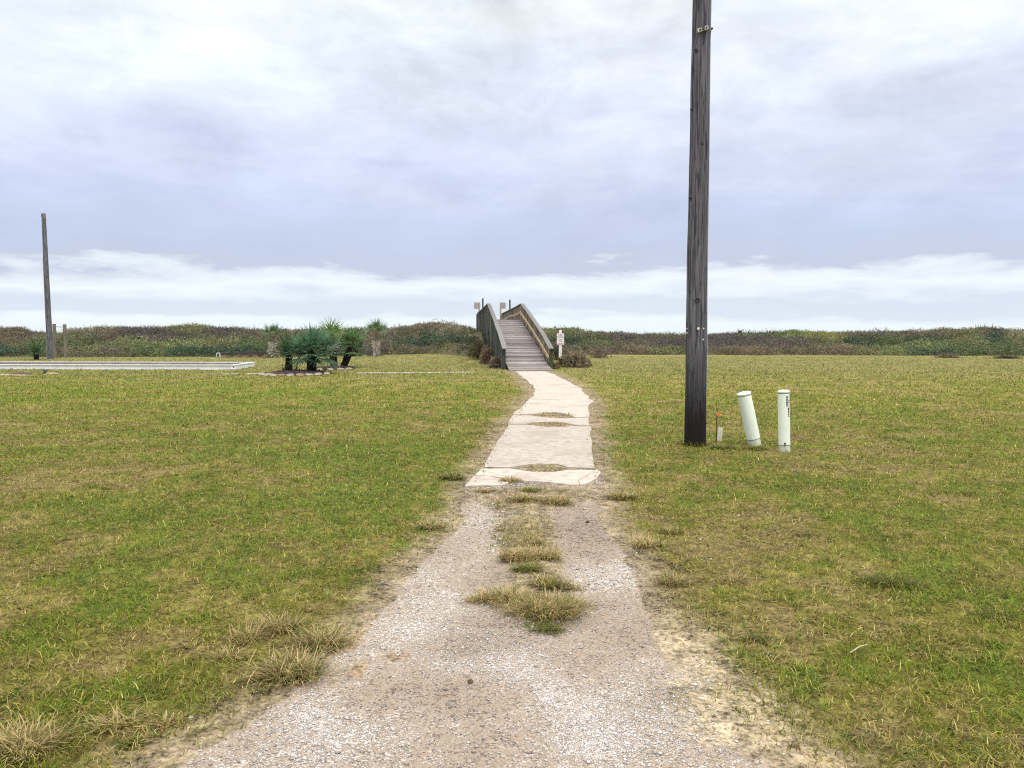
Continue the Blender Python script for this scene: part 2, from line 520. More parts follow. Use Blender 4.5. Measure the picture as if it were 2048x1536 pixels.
def ground_material():
    m = bpy.data.materials.new('turf_and_gravel')
    m.use_nodes = True
    t = m.node_tree
    b = t.nodes['Principled BSDF']
    b.inputs['Roughness'].default_value = .95
    b.inputs['Specular IOR Level'].default_value = .15
    N, Lk = t.nodes.new, t.links.new
    tcn = N('ShaderNodeTexCoord')
    def noise(s, d=5, r=.6):
        n = N('ShaderNodeTexNoise')
        n.inputs['Scale'].default_value = s
        n.inputs['Detail'].default_value = d
        n.inputs['Roughness'].default_value = r
        Lk(tcn.outputs['Object'], n.inputs['Vector'])
        return n.outputs['Fac']
    def mth(op, a, b_=None, c=None):
        n = N('ShaderNodeMath')
        n.operation = op
        for i, v in enumerate((a, b_, c)):
            if v is None:
                continue
            if isinstance(v, (int, float)):
                n.inputs[i].default_value = v
            else:
                Lk(v, n.inputs[i])
        return n.outputs[0]
    def mix(f, a, b_, bl='MIX'):
        n = N('ShaderNodeMix')
        n.data_type = 'RGBA'
        n.blend_type = bl
        for s_, v in ((n.inputs[0], f), (n.inputs[6], a), (n.inputs[7], b_)):
            if isinstance(v, (int, float)) or isinstance(v, tuple):
                s_.default_value = v
            else:
                Lk(v, s_)
        return n.outputs[2]
    ca, ma = N('ShaderNodeAttribute'), N('ShaderNodeAttribute')
    ca.attribute_name, ma.attribute_name = 'col', 'mask'
    sp = N('ShaderNodeSeparateColor')
    Lk(ma.outputs['Color'], sp.inputs[0])
    # grass: mottle at several sizes
    n1, n2, n3 = noise(9, 6, .65), noise(42, 4, .6), noise(1.4, 6, .6)
    mm = mth('ADD', mth('ADD', mth('MULTIPLY', n1, 1.1), mth('MULTIPLY', n2, 1.0)), mth('MULTIPLY', n3, .7))
    k = mth('MAXIMUM', mth('ADD', mth('MULTIPLY', mth('SUBTRACT', mm, 1.4), 3.0), .95), .12)
    vmx = N('ShaderNodeVectorMath')
    vmx.operation = 'SCALE'
    Lk(ca.outputs['Color'], vmx.inputs[0])
    Lk(k, vmx.inputs['Scale'])
    turf = vmx.outputs[0]
    straw = mth('MULTIPLY', mth('GREATER_THAN', noise(30, 5, .7), .57), .5)
    turf = mix(mth('MULTIPLY', straw, .5), turf, (.30, .24, .10, 1))
    # gravel
    vo = N('ShaderNodeTexVoronoi')
    vo.inputs['Scale'].default_value = 150
    Lk(tcn.outputs['Object'], vo.inputs['Vector'])
    sv = N('ShaderNodeSeparateColor')
    Lk(vo.outputs['Color'], sv.inputs[0])
    val = mth('ADD', mth('ADD', mth('MULTIPLY', sv.outputs[0], 1.0), -.12), mth('MULTIPLY', mth('SUBTRACT', sp.outputs[1], .47), 1.0))
    val = mth('ADD', val, mth('MULTIPLY', mth('SUBTRACT', noise(12, 5, .65), .5), .8))
    rp = N('ShaderNodeValToRGB')
    for i, (p, c) in enumerate([(0, (.12, .095, .078)), (.12, (.235, .19, .155)), (.45, (.315, .255, .205)), (.76, (.42, .37, .32)), (1.0, (.70, .665, .64))]):
        if i > 1:
            rp.color_ramp.elements.new(p)
        rp.color_ramp.elements[i].position = p
        rp.color_ramp.elements[i].color = (*c, 1)
    Lk(val, rp.inputs[0])
    grav = rp.outputs[0]
    fine_sand = (.34, .27, .20, 1)
    grav = mix(mth('MULTIPLY', mth('GREATER_THAN', noise(26, 6, .75), .50), .7), grav, fine_sand)
    f = mth('ADD', sp.outputs[0], mth('MULTIPLY', mth('SUBTRACT', noise(14, 6, .7), .5), .9))
    f = mth('MULTIPLY', mth('SUBTRACT', f, .42), 6)
    cl = N('ShaderNodeClamp')
    Lk(f, cl.inputs[0])
    Lk(mix(cl.outputs[0], turf, grav), b.inputs['Base Color'])
    h = mth('ADD', mth('MULTIPLY', vo.outputs['Distance'], -.5), mth('ADD', mth('MULTIPLY', n2, .8), n1))
    bp = N('ShaderNodeBump')
    bp.inputs['Strength'].default_value = .7
    bp.inputs['Distance'].default_value = .012
    Lk(h, bp.inputs['Height'])
    Lk(bp.outputs[0], b.inputs['Normal'])
    return m
build_ground()

# dunes
def build_dunes():
    xs = np.linspace(-95, 100, 400)
    ts = np.concatenate([np.linspace(-.3, 14, 46), np.linspace(16, 60, 12)])
    X = np.repeat(xs[None], len(ts), 0)
    Y = dune_base(X) + ts[:, None]
    x, y = X.ravel(), Y.ravel()
    V = np.stack([x, y, dune_z(x, y)], 1)
    nx = len(xs)
    i = (np.arange(len(ts) - 1)[:, None] * nx + np.arange(nx - 1)[None]).ravel()
    Fc = np.stack([i, i + 1, i + nx + 1, i + nx], 1)
    o = npmesh('dune', V, Fc, None, mat('dune_soil', [(.07, .06, .03), (.11, .085, .05), (.09, .10, .04)], nscale=1.5, bump=.6))
    o.data.polygons.foreach_set('use_smooth', [True] * len(o.data.polygons))
    tag(o, kind='structure')
build_dunes()

# ---------------------------------------------------------------- concrete path
def stain(t, out, mp):
    tcn = t.nodes.new('ShaderNodeTexCoord')
    cur = out
    for sc_, lo, hi, amt, colr in ((1.1, .50, .66, .55, (.30, .235, .185, 1)), (38, .55, .62, .35, (.24, .2, .165, 1)), (6, .56, .7, .4, (.34, .27, .19, 1))):
        n = t.nodes.new('ShaderNodeTexNoise')
        n.inputs['Scale'].default_value = sc_
        n.inputs['Detail'].default_value = 6
        t.links.new(tcn.outputs['Object'], n.inputs['Vector'])
        mr_ = t.nodes.new('ShaderNodeMapRange')
        mr_.inputs['From Min'].default_value = lo
        mr_.inputs['From Max'].default_value = hi
        mr_.inputs['To Max'].default_value = amt
        t.links.new(n.outputs['Fac'], mr_.inputs['Value'])
        mx = t.nodes.new('ShaderNodeMix')
        mx.data_type = 'RGBA'
        t.links.new(mr_.outputs[0], mx.inputs[0])
        t.links.new(cur, mx.inputs[6])
        mx.inputs[7].default_value = colr
        cur = mx.outputs[2]
    return cur
concrete = mat('worn_concrete', [(.35, .305, .26), (.44, .39, .34), (.485, .435, .385), (.53, .48, .43)], nscale=9, rough=.9, bump=.25, detail=10, contrast=(.3, .68), extra=stain, attr='col')
def slab(polys, name='path', z=.014, m=concrete, tones=None):
    mb = MB()
    for pi_, poly in enumerate(polys):
        tone = (tones or {}).get(pi_, 1.0)
        pts = [G(a, b) for a, b in poly]
        out = []
        for i, p in enumerate(pts):
            q = pts[(i + 1) % len(pts)]
            n = max(1, int((q - p).length / .06))
            for k in range(n):
                r = p.lerp(q, k / n)
                w_ = .04 if r.y > Y_SLAB + .9 else .025
                jx = (float(vnoise(r.x * 1.6, r.y * 1.1, 3)) - .5) * w_ * 2.4 + random.uniform(-1, 1) * .003
                jy = (float(vnoise(r.x * 7, r.y * 7, 4)) - .5) * .012 + random.uniform(-1, 1) * .004
                out.append(Vector((r.x + jx, r.y + jy, z)))
        k = len(out)
        top = [tuple(v) for v in out]
        ctr = []
        mb.add([Vector(v) for v in top] + [Vector((v[0], v[1], -.05)) for v in top],
               [tuple(range(k))] + [(i, i + k, (i + 1) % k + k, (i + 1) % k) for i in range(k)], (tone,) * 3)
    o = mb.build(name, m, colors=True)
    bm = bmesh.new()
    bm.from_mesh(o.data)
    bmesh.ops.triangulate(bm, faces=[f for f in bm.faces if len(f.verts) > 4])
    bmesh.ops.recalc_face_normals(bm, faces=bm.faces)
    bm.to_mesh(o.data)
    bm.free()
    return tag(o, kind='structure')
S1a = [(950, 952), (964, 939.5), (1017, 939), (1046, 944), (1066, 946.5), (1105, 946.5), (1132, 942), (1192, 942), (1201, 946), (1192, 959), (1169, 971), (1138, 972), (1110, 968), (1075, 965), (1044, 964), (1018, 965.5), (1002, 958.5), (980, 954)]
S1b = [(948.5, 953.3), (980, 955.3), (1001, 960), (1015, 966.5), (1005, 972), (929, 974)]
S2 = [(970, 936), (989, 902), (1005, 865), (1017, 850.7), (1052, 850.7), (1071, 852.5), (1095, 855.5), (1124, 856), (1144, 853.5), (1176, 854), (1181, 861), (1184, 886), (1187, 916), (1188, 938.5), (1134, 936), (1114, 930), (1075, 929), (1046, 932), (1017, 936.5)]
S3 = [(1018, 849), (1028, 831.8), (1056, 831.8), (1079, 834.5), (1105, 837), (1124, 838), (1155, 837), (1179, 836.5), (1176, 852.5), (1153, 852), (1124, 846), (1095, 845), (1065, 847), (1052, 849.2)]
S4 = [(1030, 743), (1087, 743), (1105, 748), (1134, 761.5), (1161, 777), (1173, 791), (1184, 802.5), (1176, 818), (1180, 835), (1155, 835.5), (1134, 829), (1110, 825), (1085, 826), (1056, 830), (1030, 830.5), (1036, 820), (1050, 806), (1065, 795), (1070, 785), (1067, 773), (1046, 755.6)]
slab([S1a, S1b, S2, S3, S4], tones={0: 1.02, 1: 1.0, 2: .85, 3: .93, 4: 1.0})
slab([[(888, 744.3), (945, 744.0), (948, 746.2), (886, 746.6)], [(712, 746.0), (768, 745.4), (830, 745.2), (880, 744.9), (880, 746.2), (800, 746.9), (712, 747.3)],
      [(440, 747.6), (478, 747.4), (476, 748.8), (442, 749)], [(496, 747.4), (514, 747.3), (512, 748.5), (494, 748.6)], [(0, 749.0), (30, 749.0), (60, 750.2), (0, 751.2)]], name='walkway', z=.02)
# a hairline crack and dark joint filling
ck = MB()
pts = [G(1160, 970, .0145), G(1157, 962, .0145), G(1163, 957, .0145), G(1172, 953, .0145), G(1181, 947, .0145)]
for a, b in zip(pts, pts[1:]):
    ck.beam(a, b, .006, .003)
tag(ck.build('path_crack', mat('crack_dirt', [(.14, .11, .085), (.26, .21, .17)], nscale=30)), kind='structure')

# ---------------------------------------------------------------- grass
veg = mat('grass_blades', [(.85, .85, .85), (1.1, 1.1, 1.1)], nscale=3, rough=.65, bump=0, attr='col', spec=.15)
def leafy(m, share=.35):
    t = m.node_tree
    b = t.nodes['Principled BSDF']
    o = [n for n in t.nodes if n.type == 'OUTPUT_MATERIAL'][0]
    tr = t.nodes.new('ShaderNodeBsdfTranslucent')
    mx = t.nodes.new('ShaderNodeMixShader')
    mx.inputs[0].default_value = share
    t.links.new(b.inputs['Base Color'].links[0].from_socket, tr.inputs['Color'])
    t.links.new(b.outputs[0], mx.inputs[1])
    t.links.new(tr.outputs[0], mx.inputs[2])
    t.links.new(mx.outputs[0], o.inputs['Surface'])
leafy(veg)
def blades(x, y, z, C, L, W, lean, name, label, cat=None, stuff=True):
    n = len(x)
    az = rng.random(n) * 2 * np.pi
    dx, dy = np.cos(az), np.sin(az)
    sxv, syv = -dy, dx
    l1, l2 = lean, np.clip(lean + rng.uniform(.2, .7, n), 0, 1.65)
    b = np.stack([x, y, z - .004], 1)
    d1 = np.stack([dx * np.sin(l1), dy * np.sin(l1), np.cos(l1)], 1)
    d2 = np.stack([dx * np.sin(l2), dy * np.sin(l2), np.cos(l2)], 1)
    s = np.stack([sxv, syv, 0 * sxv], 1) * W[:, None] * .5
    m_ = b + d1 * (L * .5)[:, None]
    t_ = m_ + d2 * (L * .5)[:, None]
    V = np.stack([b - s, b + s, m_ + s * .8, m_ - s * .8, t_], 1).reshape(-1, 3)
    k = np.arange(n)[:, None] * 5
    F1 = np.concatenate([k + np.array([0, 1, 2]), k + np.array([0, 2, 3]), k + np.array([3, 2, 4])], 0)
    CC = np.repeat(C, 5, 0)
    o = npmesh(name, V, F1, CC, veg, per=3)
    return tag(o, label, cat, kind='stuff')
def pick_colors(x, y, g):
    n = len(x)
    r = rng.random(n)
    v = rng.uniform(.35, 1.65, n)[:, None]
    C = np.empty((n, 3))
    c_green = C_G1 + (C_G2 - C_G1) * np.clip((g - .5) * 2.2, 0, 1)[:, None]
    C[:] = c_green
    p_st = np.clip(.72 - .85 * g, .06, .85)
    p_ol = np.clip(.95 - .85 * g, .25, .95)
    C[r < p_ol] = C_OL
    C[r < p_st] = C_ST
    C[r < p_st * .30] = C_BR
    C[r > .95] = C_ST * 1.5
    return paler(C, y) * v
def lawn():
    N = 1250000
    # distribution: dense close by, thinning with distance
    u = rng.random(N)
    y0, y1, a = 2.3, 63., 1.25
    p = 2 - a - .0
    # pdf over Y of (width ~ Y) * Y^-a'  -> sample Y^(1-a')
    q = -.35
    Y = (y0 ** (q + 1) + u * (y1 ** (q + 1) - y0 ** (q + 1))) ** (1 / (q + 1))
    keep = rng.random(N) < (np.clip(6.5 / Y, 0, 1) ** .75)
    Y = Y[keep]
    X = (rng.random(len(Y)) * 2 - 1) * (Y * .70 + .5)
    o = off_path(X, Y)
    g = greenness(X, Y)
    jag = (fbm(X * 2.2, Y * 2.2, 4, 51) - .5) * .8
    dens = sstep(-.02, .30 + .012 * Y, o + jag * .45)
    dens = np.maximum(dens, .45 * sstep(-.12, .12, o + jag * .5))
    # central grassy strip and the lens-shaped gaps between slabs
    for pt, rx, ry, dd in [(G(1045, 1000), .36, .55, 1.3), (G(1048, 1060), .28, .8, 1.3), (G(1070, 1130), .18, .42, 1.0), (G(1080, 1195), .2, .3, .9), (G(1060, 985), .6, .22, 1.2)]:
        dens = np.maximum(dens, dd * np.exp(-(((X - pt.x) / rx) ** 2 + ((Y - pt.y) / ry) ** 2) ** 1.5))
    for cx, cy, hw, hh in [(1088, 938, 46, 7), (1110, 831, 42, 5), (1100, 850, 46, 4.5)]:
        pt = G(cx, cy)
        rx = hw / F * pt.y
        ry = (G(cx, cy - hh).y - G(cx, cy + hh).y) / 2
        ins = (((X - pt.x) / rx) ** 2 + np.abs((Y - pt.y) / ry) ** 1.4) < 1
        dens = np.where(ins, 1, dens)
        g = np.where(ins, .12, g)
    onslab = (o < -.02) & (Y > Y_SLAB + .05) & (Y < Y_FOOT + 3)
    lens = dens > .9
    dens = np.where(onslab & ~lens, .5 * sstep(-.10, .0, o + jag * .12), dens)
    zadd = np.where(onslab, .014, 0.)
    dens = dens * (.55 + .45 * np.clip(g * 1.6, 0, 1))
    # nothing through beds, boxes and trunks
    for cx, cy, rx, ry in BLOCK:
        dens = np.where(((X - cx) / rx) ** 2 + ((Y - cy) / ry) ** 2 < 1, 0, dens)
    k = rng.random(len(Y)) < dens
    X, Y, g = X[k], Y[k], g[k]
    z = ground_z(X, Y) + np.where(lens[k], .012, zadd[k])
    C = pick_colors(X, Y, g)
    far = np.clip(Y / 5.5, 1, 6)
    n = len(X)
    L = rng.uniform(.022, .060, n) * (1 + .25 * np.clip(g, 0, 1)) * (.8 + .2 * far)
    W = rng.uniform(.0026, .0052, n) * far
    lean = np.clip(rng.normal(1.05, .35, n), .1, 1.5)
    blades(X, Y, z, C, L, W, lean, 'lawn_grass', 'short mown lawn mixing green and straw-coloured blades on both sides of the path', 'grass')
bedA, bedB, bedC = G(597, 748), G(668, 738), G(742, 713)
BLOCK = [(bedA.x, bedA.y, 1.45, 2.1), (bedB.x, bedB.y, 1.15, 1.9), (bedC.x, bedC.y, 2.0, 1.2)]
lawn()
def weeds():
    K = 900
    Y = 2.8 * np.exp(rng.random(K) * math.log(22 / 2.8))
    X = (rng.random(K) * 2 - 1) * (Y * .7 + .3)
    ok = (off_path(X, Y) > .25) & (vnoise(X * .8, Y * .8, 23) > .35)
    X, Y = X[ok], Y[ok]
    m_ = 16
    i = np.repeat(np.arange(len(X)), m_)
    x = X[i] + rng.normal(size=len(i)) * .035
    y = Y[i] + rng.normal(size=len(i)) * .035
    n = len(i)
    f = np.clip(y / 6, 1, 3)
    base = np.where((rng.random(len(X)) < .5)[:, None], np.array((.075, .135, .030)), np.array((.12, .20, .035)))[i]
    C = base * rng.uniform(.6, 1.4, (n, 1))
    blades(x, y, ground_z(x, y), C, rng.uniform(.03, .075, n), rng.uniform(.006, .012, n) * f, np.clip(rng.normal(1.1, .25, n), .3, 1.5),
           'lawn_weeds', 'small broad-leaved green weeds scattered through the mown lawn', 'weeds')
weeds()

# ---------------------------------------------------------------- loose gravel
def pebbles():
    N = 260000
    Y = 2.3 * np.exp(rng.random(N) * math.log(9.2 / 2.3))
    X = (rng.random(N) * 2 - 1) * (Y * .40 + .1)
    o = off_path(X, Y)
    jag = (fbm(X * 2.2, Y * 2.2, 4, 51) - .5) * .8
    wh = fbm(X * 1.6, Y * 1.6, 4, 71)
    for (a, b, r) in [(680, 1480, .25), (820, 1250, .22), (1180, 1470, .2), (620, 1420, .15), (1030, 1330, .2), (870, 1200, .2), (1120, 1390, .15)]:
        p = G(a, b)
        wh = wh + .36 * np.exp(-(((X - p.x) / r) ** 2 + ((Y - p.y) / (r * 1.2)) ** 2))
    d = sstep(.12, -.15, o + jag * .5) * np.clip(.12 + 2.4 * (wh - .53), .09, 1) + .015
    for p, rx, ry in [(G(1045, 1000), .30, .55), (G(1050, 1060), .26, .7), (G(1075, 1190), .2, .32)]:
        d = d * (1 - np.exp(-(((X - p.x) / rx) ** 2 + ((Y - p.y) / ry) ** 2) ** 1.2))
    k = rng.random(N) < d
    X, Y, wh = X[k], Y[k], wh[k]
    n = len(X)
    r = rng.uniform(.0018, .0048, n) * np.where(rng.random(n) < .05, 2.2, 1) * np.clip(Y / 4, 1, 1.7)
    base = np.array([(1, 0, 0), (0, 1, 0), (-1, 0, 0), (0, -1, 0), (0, 0, 1), (0, 0, -1)], float)
    a = rng.random(n) * np.pi
    V = np.repeat(base[None], n, 0) * rng.uniform(.6, 1.25, (n, 6, 1))
    V[:, :, 2] *= .65
    V[:, :, 0] *= rng.uniform(.8, 1.5, (n, 1))
    c, s = np.cos(a)[:, None], np.sin(a)[:, None]
    x, y = V[:, :, 0] * c - V[:, :, 1] * s, V[:, :, 0] * s + V[:, :, 1] * c
    V = np.stack([x, y, V[:, :, 2]], 2) * r[:, None, None]
    V += np.stack([X, Y, ground_z(X, Y) + r * .3], 1)[:, None]
    f = np.array([(0, 1, 4), (1, 2, 4), (2, 3, 4), (3, 0, 4), (1, 0, 5), (2, 1, 5), (3, 2, 5), (0, 3, 5)])
    Fc = (np.arange(n)[:, None, None] * 6 + f[None]).reshape(-1, 3)
    t = np.clip(rng.random(n) * .9 + (wh - .45) * .8, 0, 1)[:, None]
    cols = np.array((.20, .155, .12)) * (1 - t) + np.array((.66, .63, .61)) * t
    cols *= rng.uniform(.8, 1.15, (n, 1))
    cols = np.clip(cols, .03, .78)
    o = npmesh('gravel', V.reshape(-1, 3), Fc, np.repeat(cols, 6, 0), mat('gravel_chips', [(.85, .85, .85), (1.05, 1.05, 1.05)], nscale=60, attr='col', bump=0, rough=.85))
    tag(o, 'loose pale gravel chips strewn over the worn drive in the foreground', 'gravel', kind='stuff')
pebbles()

# ---------------------------------------------------------------- scrub on the dunes
BRN, PUR, DKG, GRN, OLV, YEL, TAN, LGR, ORB = (.135, .122, .085), (.108, .094, .088), (.052, .082, .052), (.100, .125, .058), (.150, .158, .078), (.25, .24, .08), (.22, .20, .135), (.160, .190, .082), (.165, .138, .095)
ZN = [(-200, .1, DKG), (-200, .6, BRN), (20, .1, DKG), (60, .1, GRN), (20, .55, ORB), (60, .9, BRN), (110, .4, GRN), (150, .05, BRN), (150, .5, GRN), (160, .9, TAN), (200, .3, OLV), (200, .7, BRN),
      (230, .05, BRN), (280, .35, LGR), (300, .75, PUR), (290, .05, GRN), (380, .85, OLV), (360, .6, PUR), (380, .35, LGR), (380, .05, DKG), (450, .8, PUR), (440, .45, OLV), (450, .05, DKG), (520, .85, BRN), (530, .4, GRN), (520, .05, DKG),
      (620, .8, ORB), (600, .4, OLV), (650, .05, DKG), (700, .8, BRN), (760, .75, ORB), (740, .4, BRN), (740, .1, PUR), (800, .8, BRN), (800, .45, DKG), (800, .1, BRN), (860, .9, ORB), (860, .5, DKG), (860, .15, BRN),
      (900, .8, TAN), (900, .45, DKG), (900, .1, OLV), (950, .8, GRN), (950, .45, DKG), (940, .1, BRN), (1100, .8, OLV), (1100, .45, DKG), (1100, .1, BRN), (1150, .9, OLV), (1150, .5, DKG), (1150, .12, BRN),
      (1190, .85, BRN), (1190, .45, GRN), (1200, .1, PUR), (1260, .85, PUR), (1260, .5, BRN), (1260, .1, ORB), (1330, .8, BRN), (1330, .4, PUR), (1330, .05, OLV), (1450, .8, PUR), (1450, .4, PUR), (1450, .05, ORB), (1520, .9, GRN),
      (1520, .5, PUR), (1560, .05, ORB), (1600, .9, LGR), (1590, .5, PUR), (1600, .15, BRN), (1650, .75, YEL), (1650, .45, OLV), (1680, .1, ORB), (1720, .85, BRN), (1720, .5, DKG), (1720, .1, OLV), (1790, .85, BRN), (1790, .5, GRN),
      (1790, .15, LGR), (1860, .9, ORB), (1860, .55, DKG), (1860, .2, LGR), (1860, .05, DKG), (1930, .9, OLV), (1930, .5, OLV), (1930, .15, GRN), (1980, .9, BRN), (1990, .55, DKG), (1990, .15, GRN), (2040, .8, TAN), (2040, .5, OLV), (2040, .1, GRN), (2250, .5, GRN), (2250, .8, BRN)]
ZX, ZT = np.array([a[0] for a in ZN], float), np.array([a[1] for a in ZN], float)
ZC = np.array([a[2] for a in ZN])
def bridge_off(x, y):
    """distance from the bridge's centre line"""
    return np.abs(x - (.77 - .0813 * (y - 38)))
def leafcloud(cx, cy, cz, rx, rz, base, nl, size, twig, seed_spread=.35):
    """arrays of small quads on the shells of mounds; twig: share of thin upright blades"""
    M_ = len(cx)
    idx = np.repeat(np.arange(M_), nl)
    n = len(idx)
    th = rng.random(n) * 2 * np.pi
    h = rng.random(n) ** .8
    rr = np.sqrt(1 - (h * .92) ** 2) * rng.uniform(.72, 1.06, n)
    x = cx[idx] + rx[idx] * rr * np.cos(th)
    y = cy[idx] + rx[idx] * rr * np.sin(th)
    z = cz[idx] + rz[idx] * h * rng.uniform(.85, 1.12, n)
    tw = rng.random(n) < twig[idx]
    s = size * rng.uniform(.5, 1.3, n)
    # local frame
    nrm = rng.normal(size=(n, 3)) * .8 + np.stack([np.cos(th) * rr, np.sin(th) * rr, h + .2], 1)
    nrm /= np.linalg.norm(nrm, axis=1)[:, None]
    a = np.cross(nrm, rng.normal(size=(n, 3)))
    a /= np.linalg.norm(a, axis=1)[:, None]
    b = np.cross(nrm, a)
    wa, wb = s * .5, s * .3
    up = np.stack([np.cos(th) * .5 + rng.normal(size=n) * .3, np.sin(th) * .5 + rng.normal(size=n) * .3, np.full(n, 1.)], 1)
    up /= np.linalg.norm(up, axis=1)[:, None]
    a[tw] = up[tw]
    b[tw] = np.cross(up[tw], rng.normal(size=(tw.sum(), 3)))
    b[tw] /= np.linalg.norm(b[tw], axis=1)[:, None]
    wa[tw] = s[tw] * 1.3
    wb[tw] = s[tw] * .10
    p = np.stack([x, y, z], 1)
    V = np.stack([p - a * wa[:, None], p + b * wb[:, None], p + a * wa[:, None], p - b * wb[:, None]], 1).reshape(-1, 3)
    Fc = np.arange(n * 4).reshape(-1, 4)
    v = rng.uniform(.72, 1.45, n)[:, None]
    C = base[idx] * 1.22 * v * (1 + rng.normal(size=(n, 3)) * .10)
    li = rng.random(n) < .05
    C[li] = np.array((.26, .22, .14)) * rng.uniform(.6, 1.1, (li.sum(), 1))
    return V, Fc, np.clip(np.repeat(C, 4, 0), .01, .6)
def scrub():
    N = 5200
    t = rng.random(N) * 1.12 - .02
    t[:1300] = rng.uniform(.88, 1.08, 1300)
    px = rng.uniform(-220, 2270, N)
    x = (px - 1024) / F * 68
    y = dune_base(x) + t * CREST
    x = (px - 1024) / F * y
    z = dune_z(x, y)
    tt = np.clip(t, 0, 1)
    d = ((ZX[None] - px[:, None]) / 55) ** 2 + ((ZT[None] - tt[:, None]) / .2) ** 2
    k = np.argmin(d + rng.random(d.shape) * .7, 1)
    base = ZC[k]
    r = rng.uniform(.4, 1.25, N) * (1.15 - .3 * tt)
    low = rng.random(N) < .3
    r[low] *= .6
    rz = r * rng.uniform(.45, .8, N)
    rz = np.where(t > .8, np.minimum(rz, rng.uniform(.2, .5, N) + .5 * np.clip(vnoise(px * .02, px * 0, 14) - .35, 0, 1) + .25 * (rng.random(N) < .06)), rz)
    rz = np.where((t < .15), np.clip(rz * 1.2, .3, .75), rz)
    ok = (bridge_off(x, y) > 1.5 + r * .8) | ((z + rz) < 1.3)
    x, y, z, r, rz, base = x[ok], y[ok], z[ok], r[ok], rz[ok], base[ok]
    lum = base.sum(1)
    brown = base[:, 0] > base[:, 1]
    twig = np.where(brown, .5, .18)
    base = base * rng.uniform(.7, 1.4, len(x))[:, None]
    V, Fc, C = leafcloud(x, y, z - .1, r, rz + .1, base, 100, .145, twig)
    # stalks that break the skyline
    n = 2600
    px = rng.uniform(-100, 2150, n)
    yy = dune_base((px - 1024) / F * 68) + CREST * rng.uniform(.9, 1.05, n)
    xx = (px - 1024) / F * yy
    zz = dune_z(xx, yy) + .2
    cl = vnoise(px * .035, px * 0, 9)
    ok = (bridge_off(xx, yy) > 1.6) & (rng.random(n) < cl)
    xx, yy, zz, cl = xx[ok], yy[ok], zz[ok], cl[ok]
    n = len(xx)
    h = rng.uniform(.15, .42, n) + .35 * (cl > .6) * rng.random(n) * (rng.random(n) < .4)
    dx = rng.normal(size=n) * .18
    w_ = rng.uniform(.010, .028, n)
    V2 = np.stack([np.stack([xx - w_, yy, zz], 1), np.stack([xx + w_, yy, zz], 1), np.stack([xx + dx + w_ * .4, yy + dx * .5, zz + h], 1), np.stack([xx + dx - w_ * .4, yy + dx * .5, zz + h], 1)], 1).reshape(-1, 3)
    F2 = np.arange(n * 4).reshape(-1, 4) + len(V)
    c2 = np.where((rng.random(n) < .5)[:, None], np.array((.16, .12, .08)), np.array((.09, .075, .05)))
    C2 = np.repeat(c2, 4, 0)
    o = npmesh('dune_scrub', np.concatenate([V, V2]), np.concatenate([Fc, F2]), np.concatenate([C, C2]), veg)
    tag(o, 'low brown and green coastal scrub covering the dunes behind the lawn', 'scrub', kind='stuff')
scrub()

# individual bushes beside the bridge
def bush(px, py, rpx, hpx, base, label, twig=.6, yellow=False, n=1100, shape=1.0):
    p = G(px, py)
    p.z = float(ground_z(p.x, p.y))
    k = F / p.y
    rx, rz = rpx / k, hpx / k
    m_ = 7
    cx = np.array([random.uniform(-.5, .5) * rx for _ in range(m_)])
    cy = np.array([random.uniform(-.5, .5) * rx for _ in range(m_)])
    r = np.array([random.uniform(.4, .62) * rx for _ in range(m_)])
    rzz = np.array([random.uniform(.65, 1) * rz for _ in range(m_)]) * (1 - .25 * np.abs(cx) / rx)
    V, Fc, C = leafcloud(cx, cy, np.zeros(m_) - .02, r, rzz, np.repeat(np.array([base]), m_, 0), n // m_, .13, np.full(m_, twig))
    if yellow:
        q = rng.random(len(V) // 4) < .05
        q &= V[::4, 0] > 0
        C[np.repeat(q, 4)] = (.5, .4, .04)
    root = empty('bush', p, label, 'bush', 'scrubby bushes by the bridge foot')
    o = npmesh('foliage', V, Fc, C, veg)
    o.parent = root
    s = MB()
    for i in range(12):
        a = random.uniform(0, 6.28)
        s.tube([(0, 0, -.03), (math.cos(a) * rx * .3, math.sin(a) * rx * .3, rz * .4), (math.cos(a) * rx * .6, math.sin(a) * rx * .6, rz * .75)], [.018, .012, .006], 5)
    s.build('stem', mat('twig', [(.07, .05, .035), (.12, .09, .06)], nscale=20), root)
bush(995, 736, 20, 28, (.18, .145, .11), 'small brown dry bush against the near left post of the bridge', n=900)
bush(972, 728, 18, 38, (.21, .15, .11), 'reddish brown dry bush beside the left railing behind the small one')
bush(955, 722, 26, 40, (.09, .085, .045), 'olive and brown bush spreading left below the bridge railing')
bush(938, 716, 30, 38, (.07, .075, .04), 'dark olive bush left of the bridge at the lawn edge', twig=.4)
bush(1150, 735, 30, 36, (.22, .18, .13), 'wide brown dry bush right of the white signpost', n=2200)
bush(1172, 733, 14, 18, (.13, .13, .045), 'low bush with yellow flowers at the right of the brown bush', yellow=True, twig=.4)
bush(1128, 733, 18, 24, (.12, .105, .055), 'low olive bush around the foot of the signpost', n=900)
bush(1108, 738, 14, 15, (.14, .12, .065), 'small dry weedy clump at the foot of the right bridge post', n=500)
bush(1112, 722, 12, 36, (.14, .115, .10), 'dark purple brown bush behind the signpost beside the right railing')
bush(1200, 717, 26, 26, (.18, .145, .11), 'brown bush at the lawn edge behind the yellow-flowered bush')

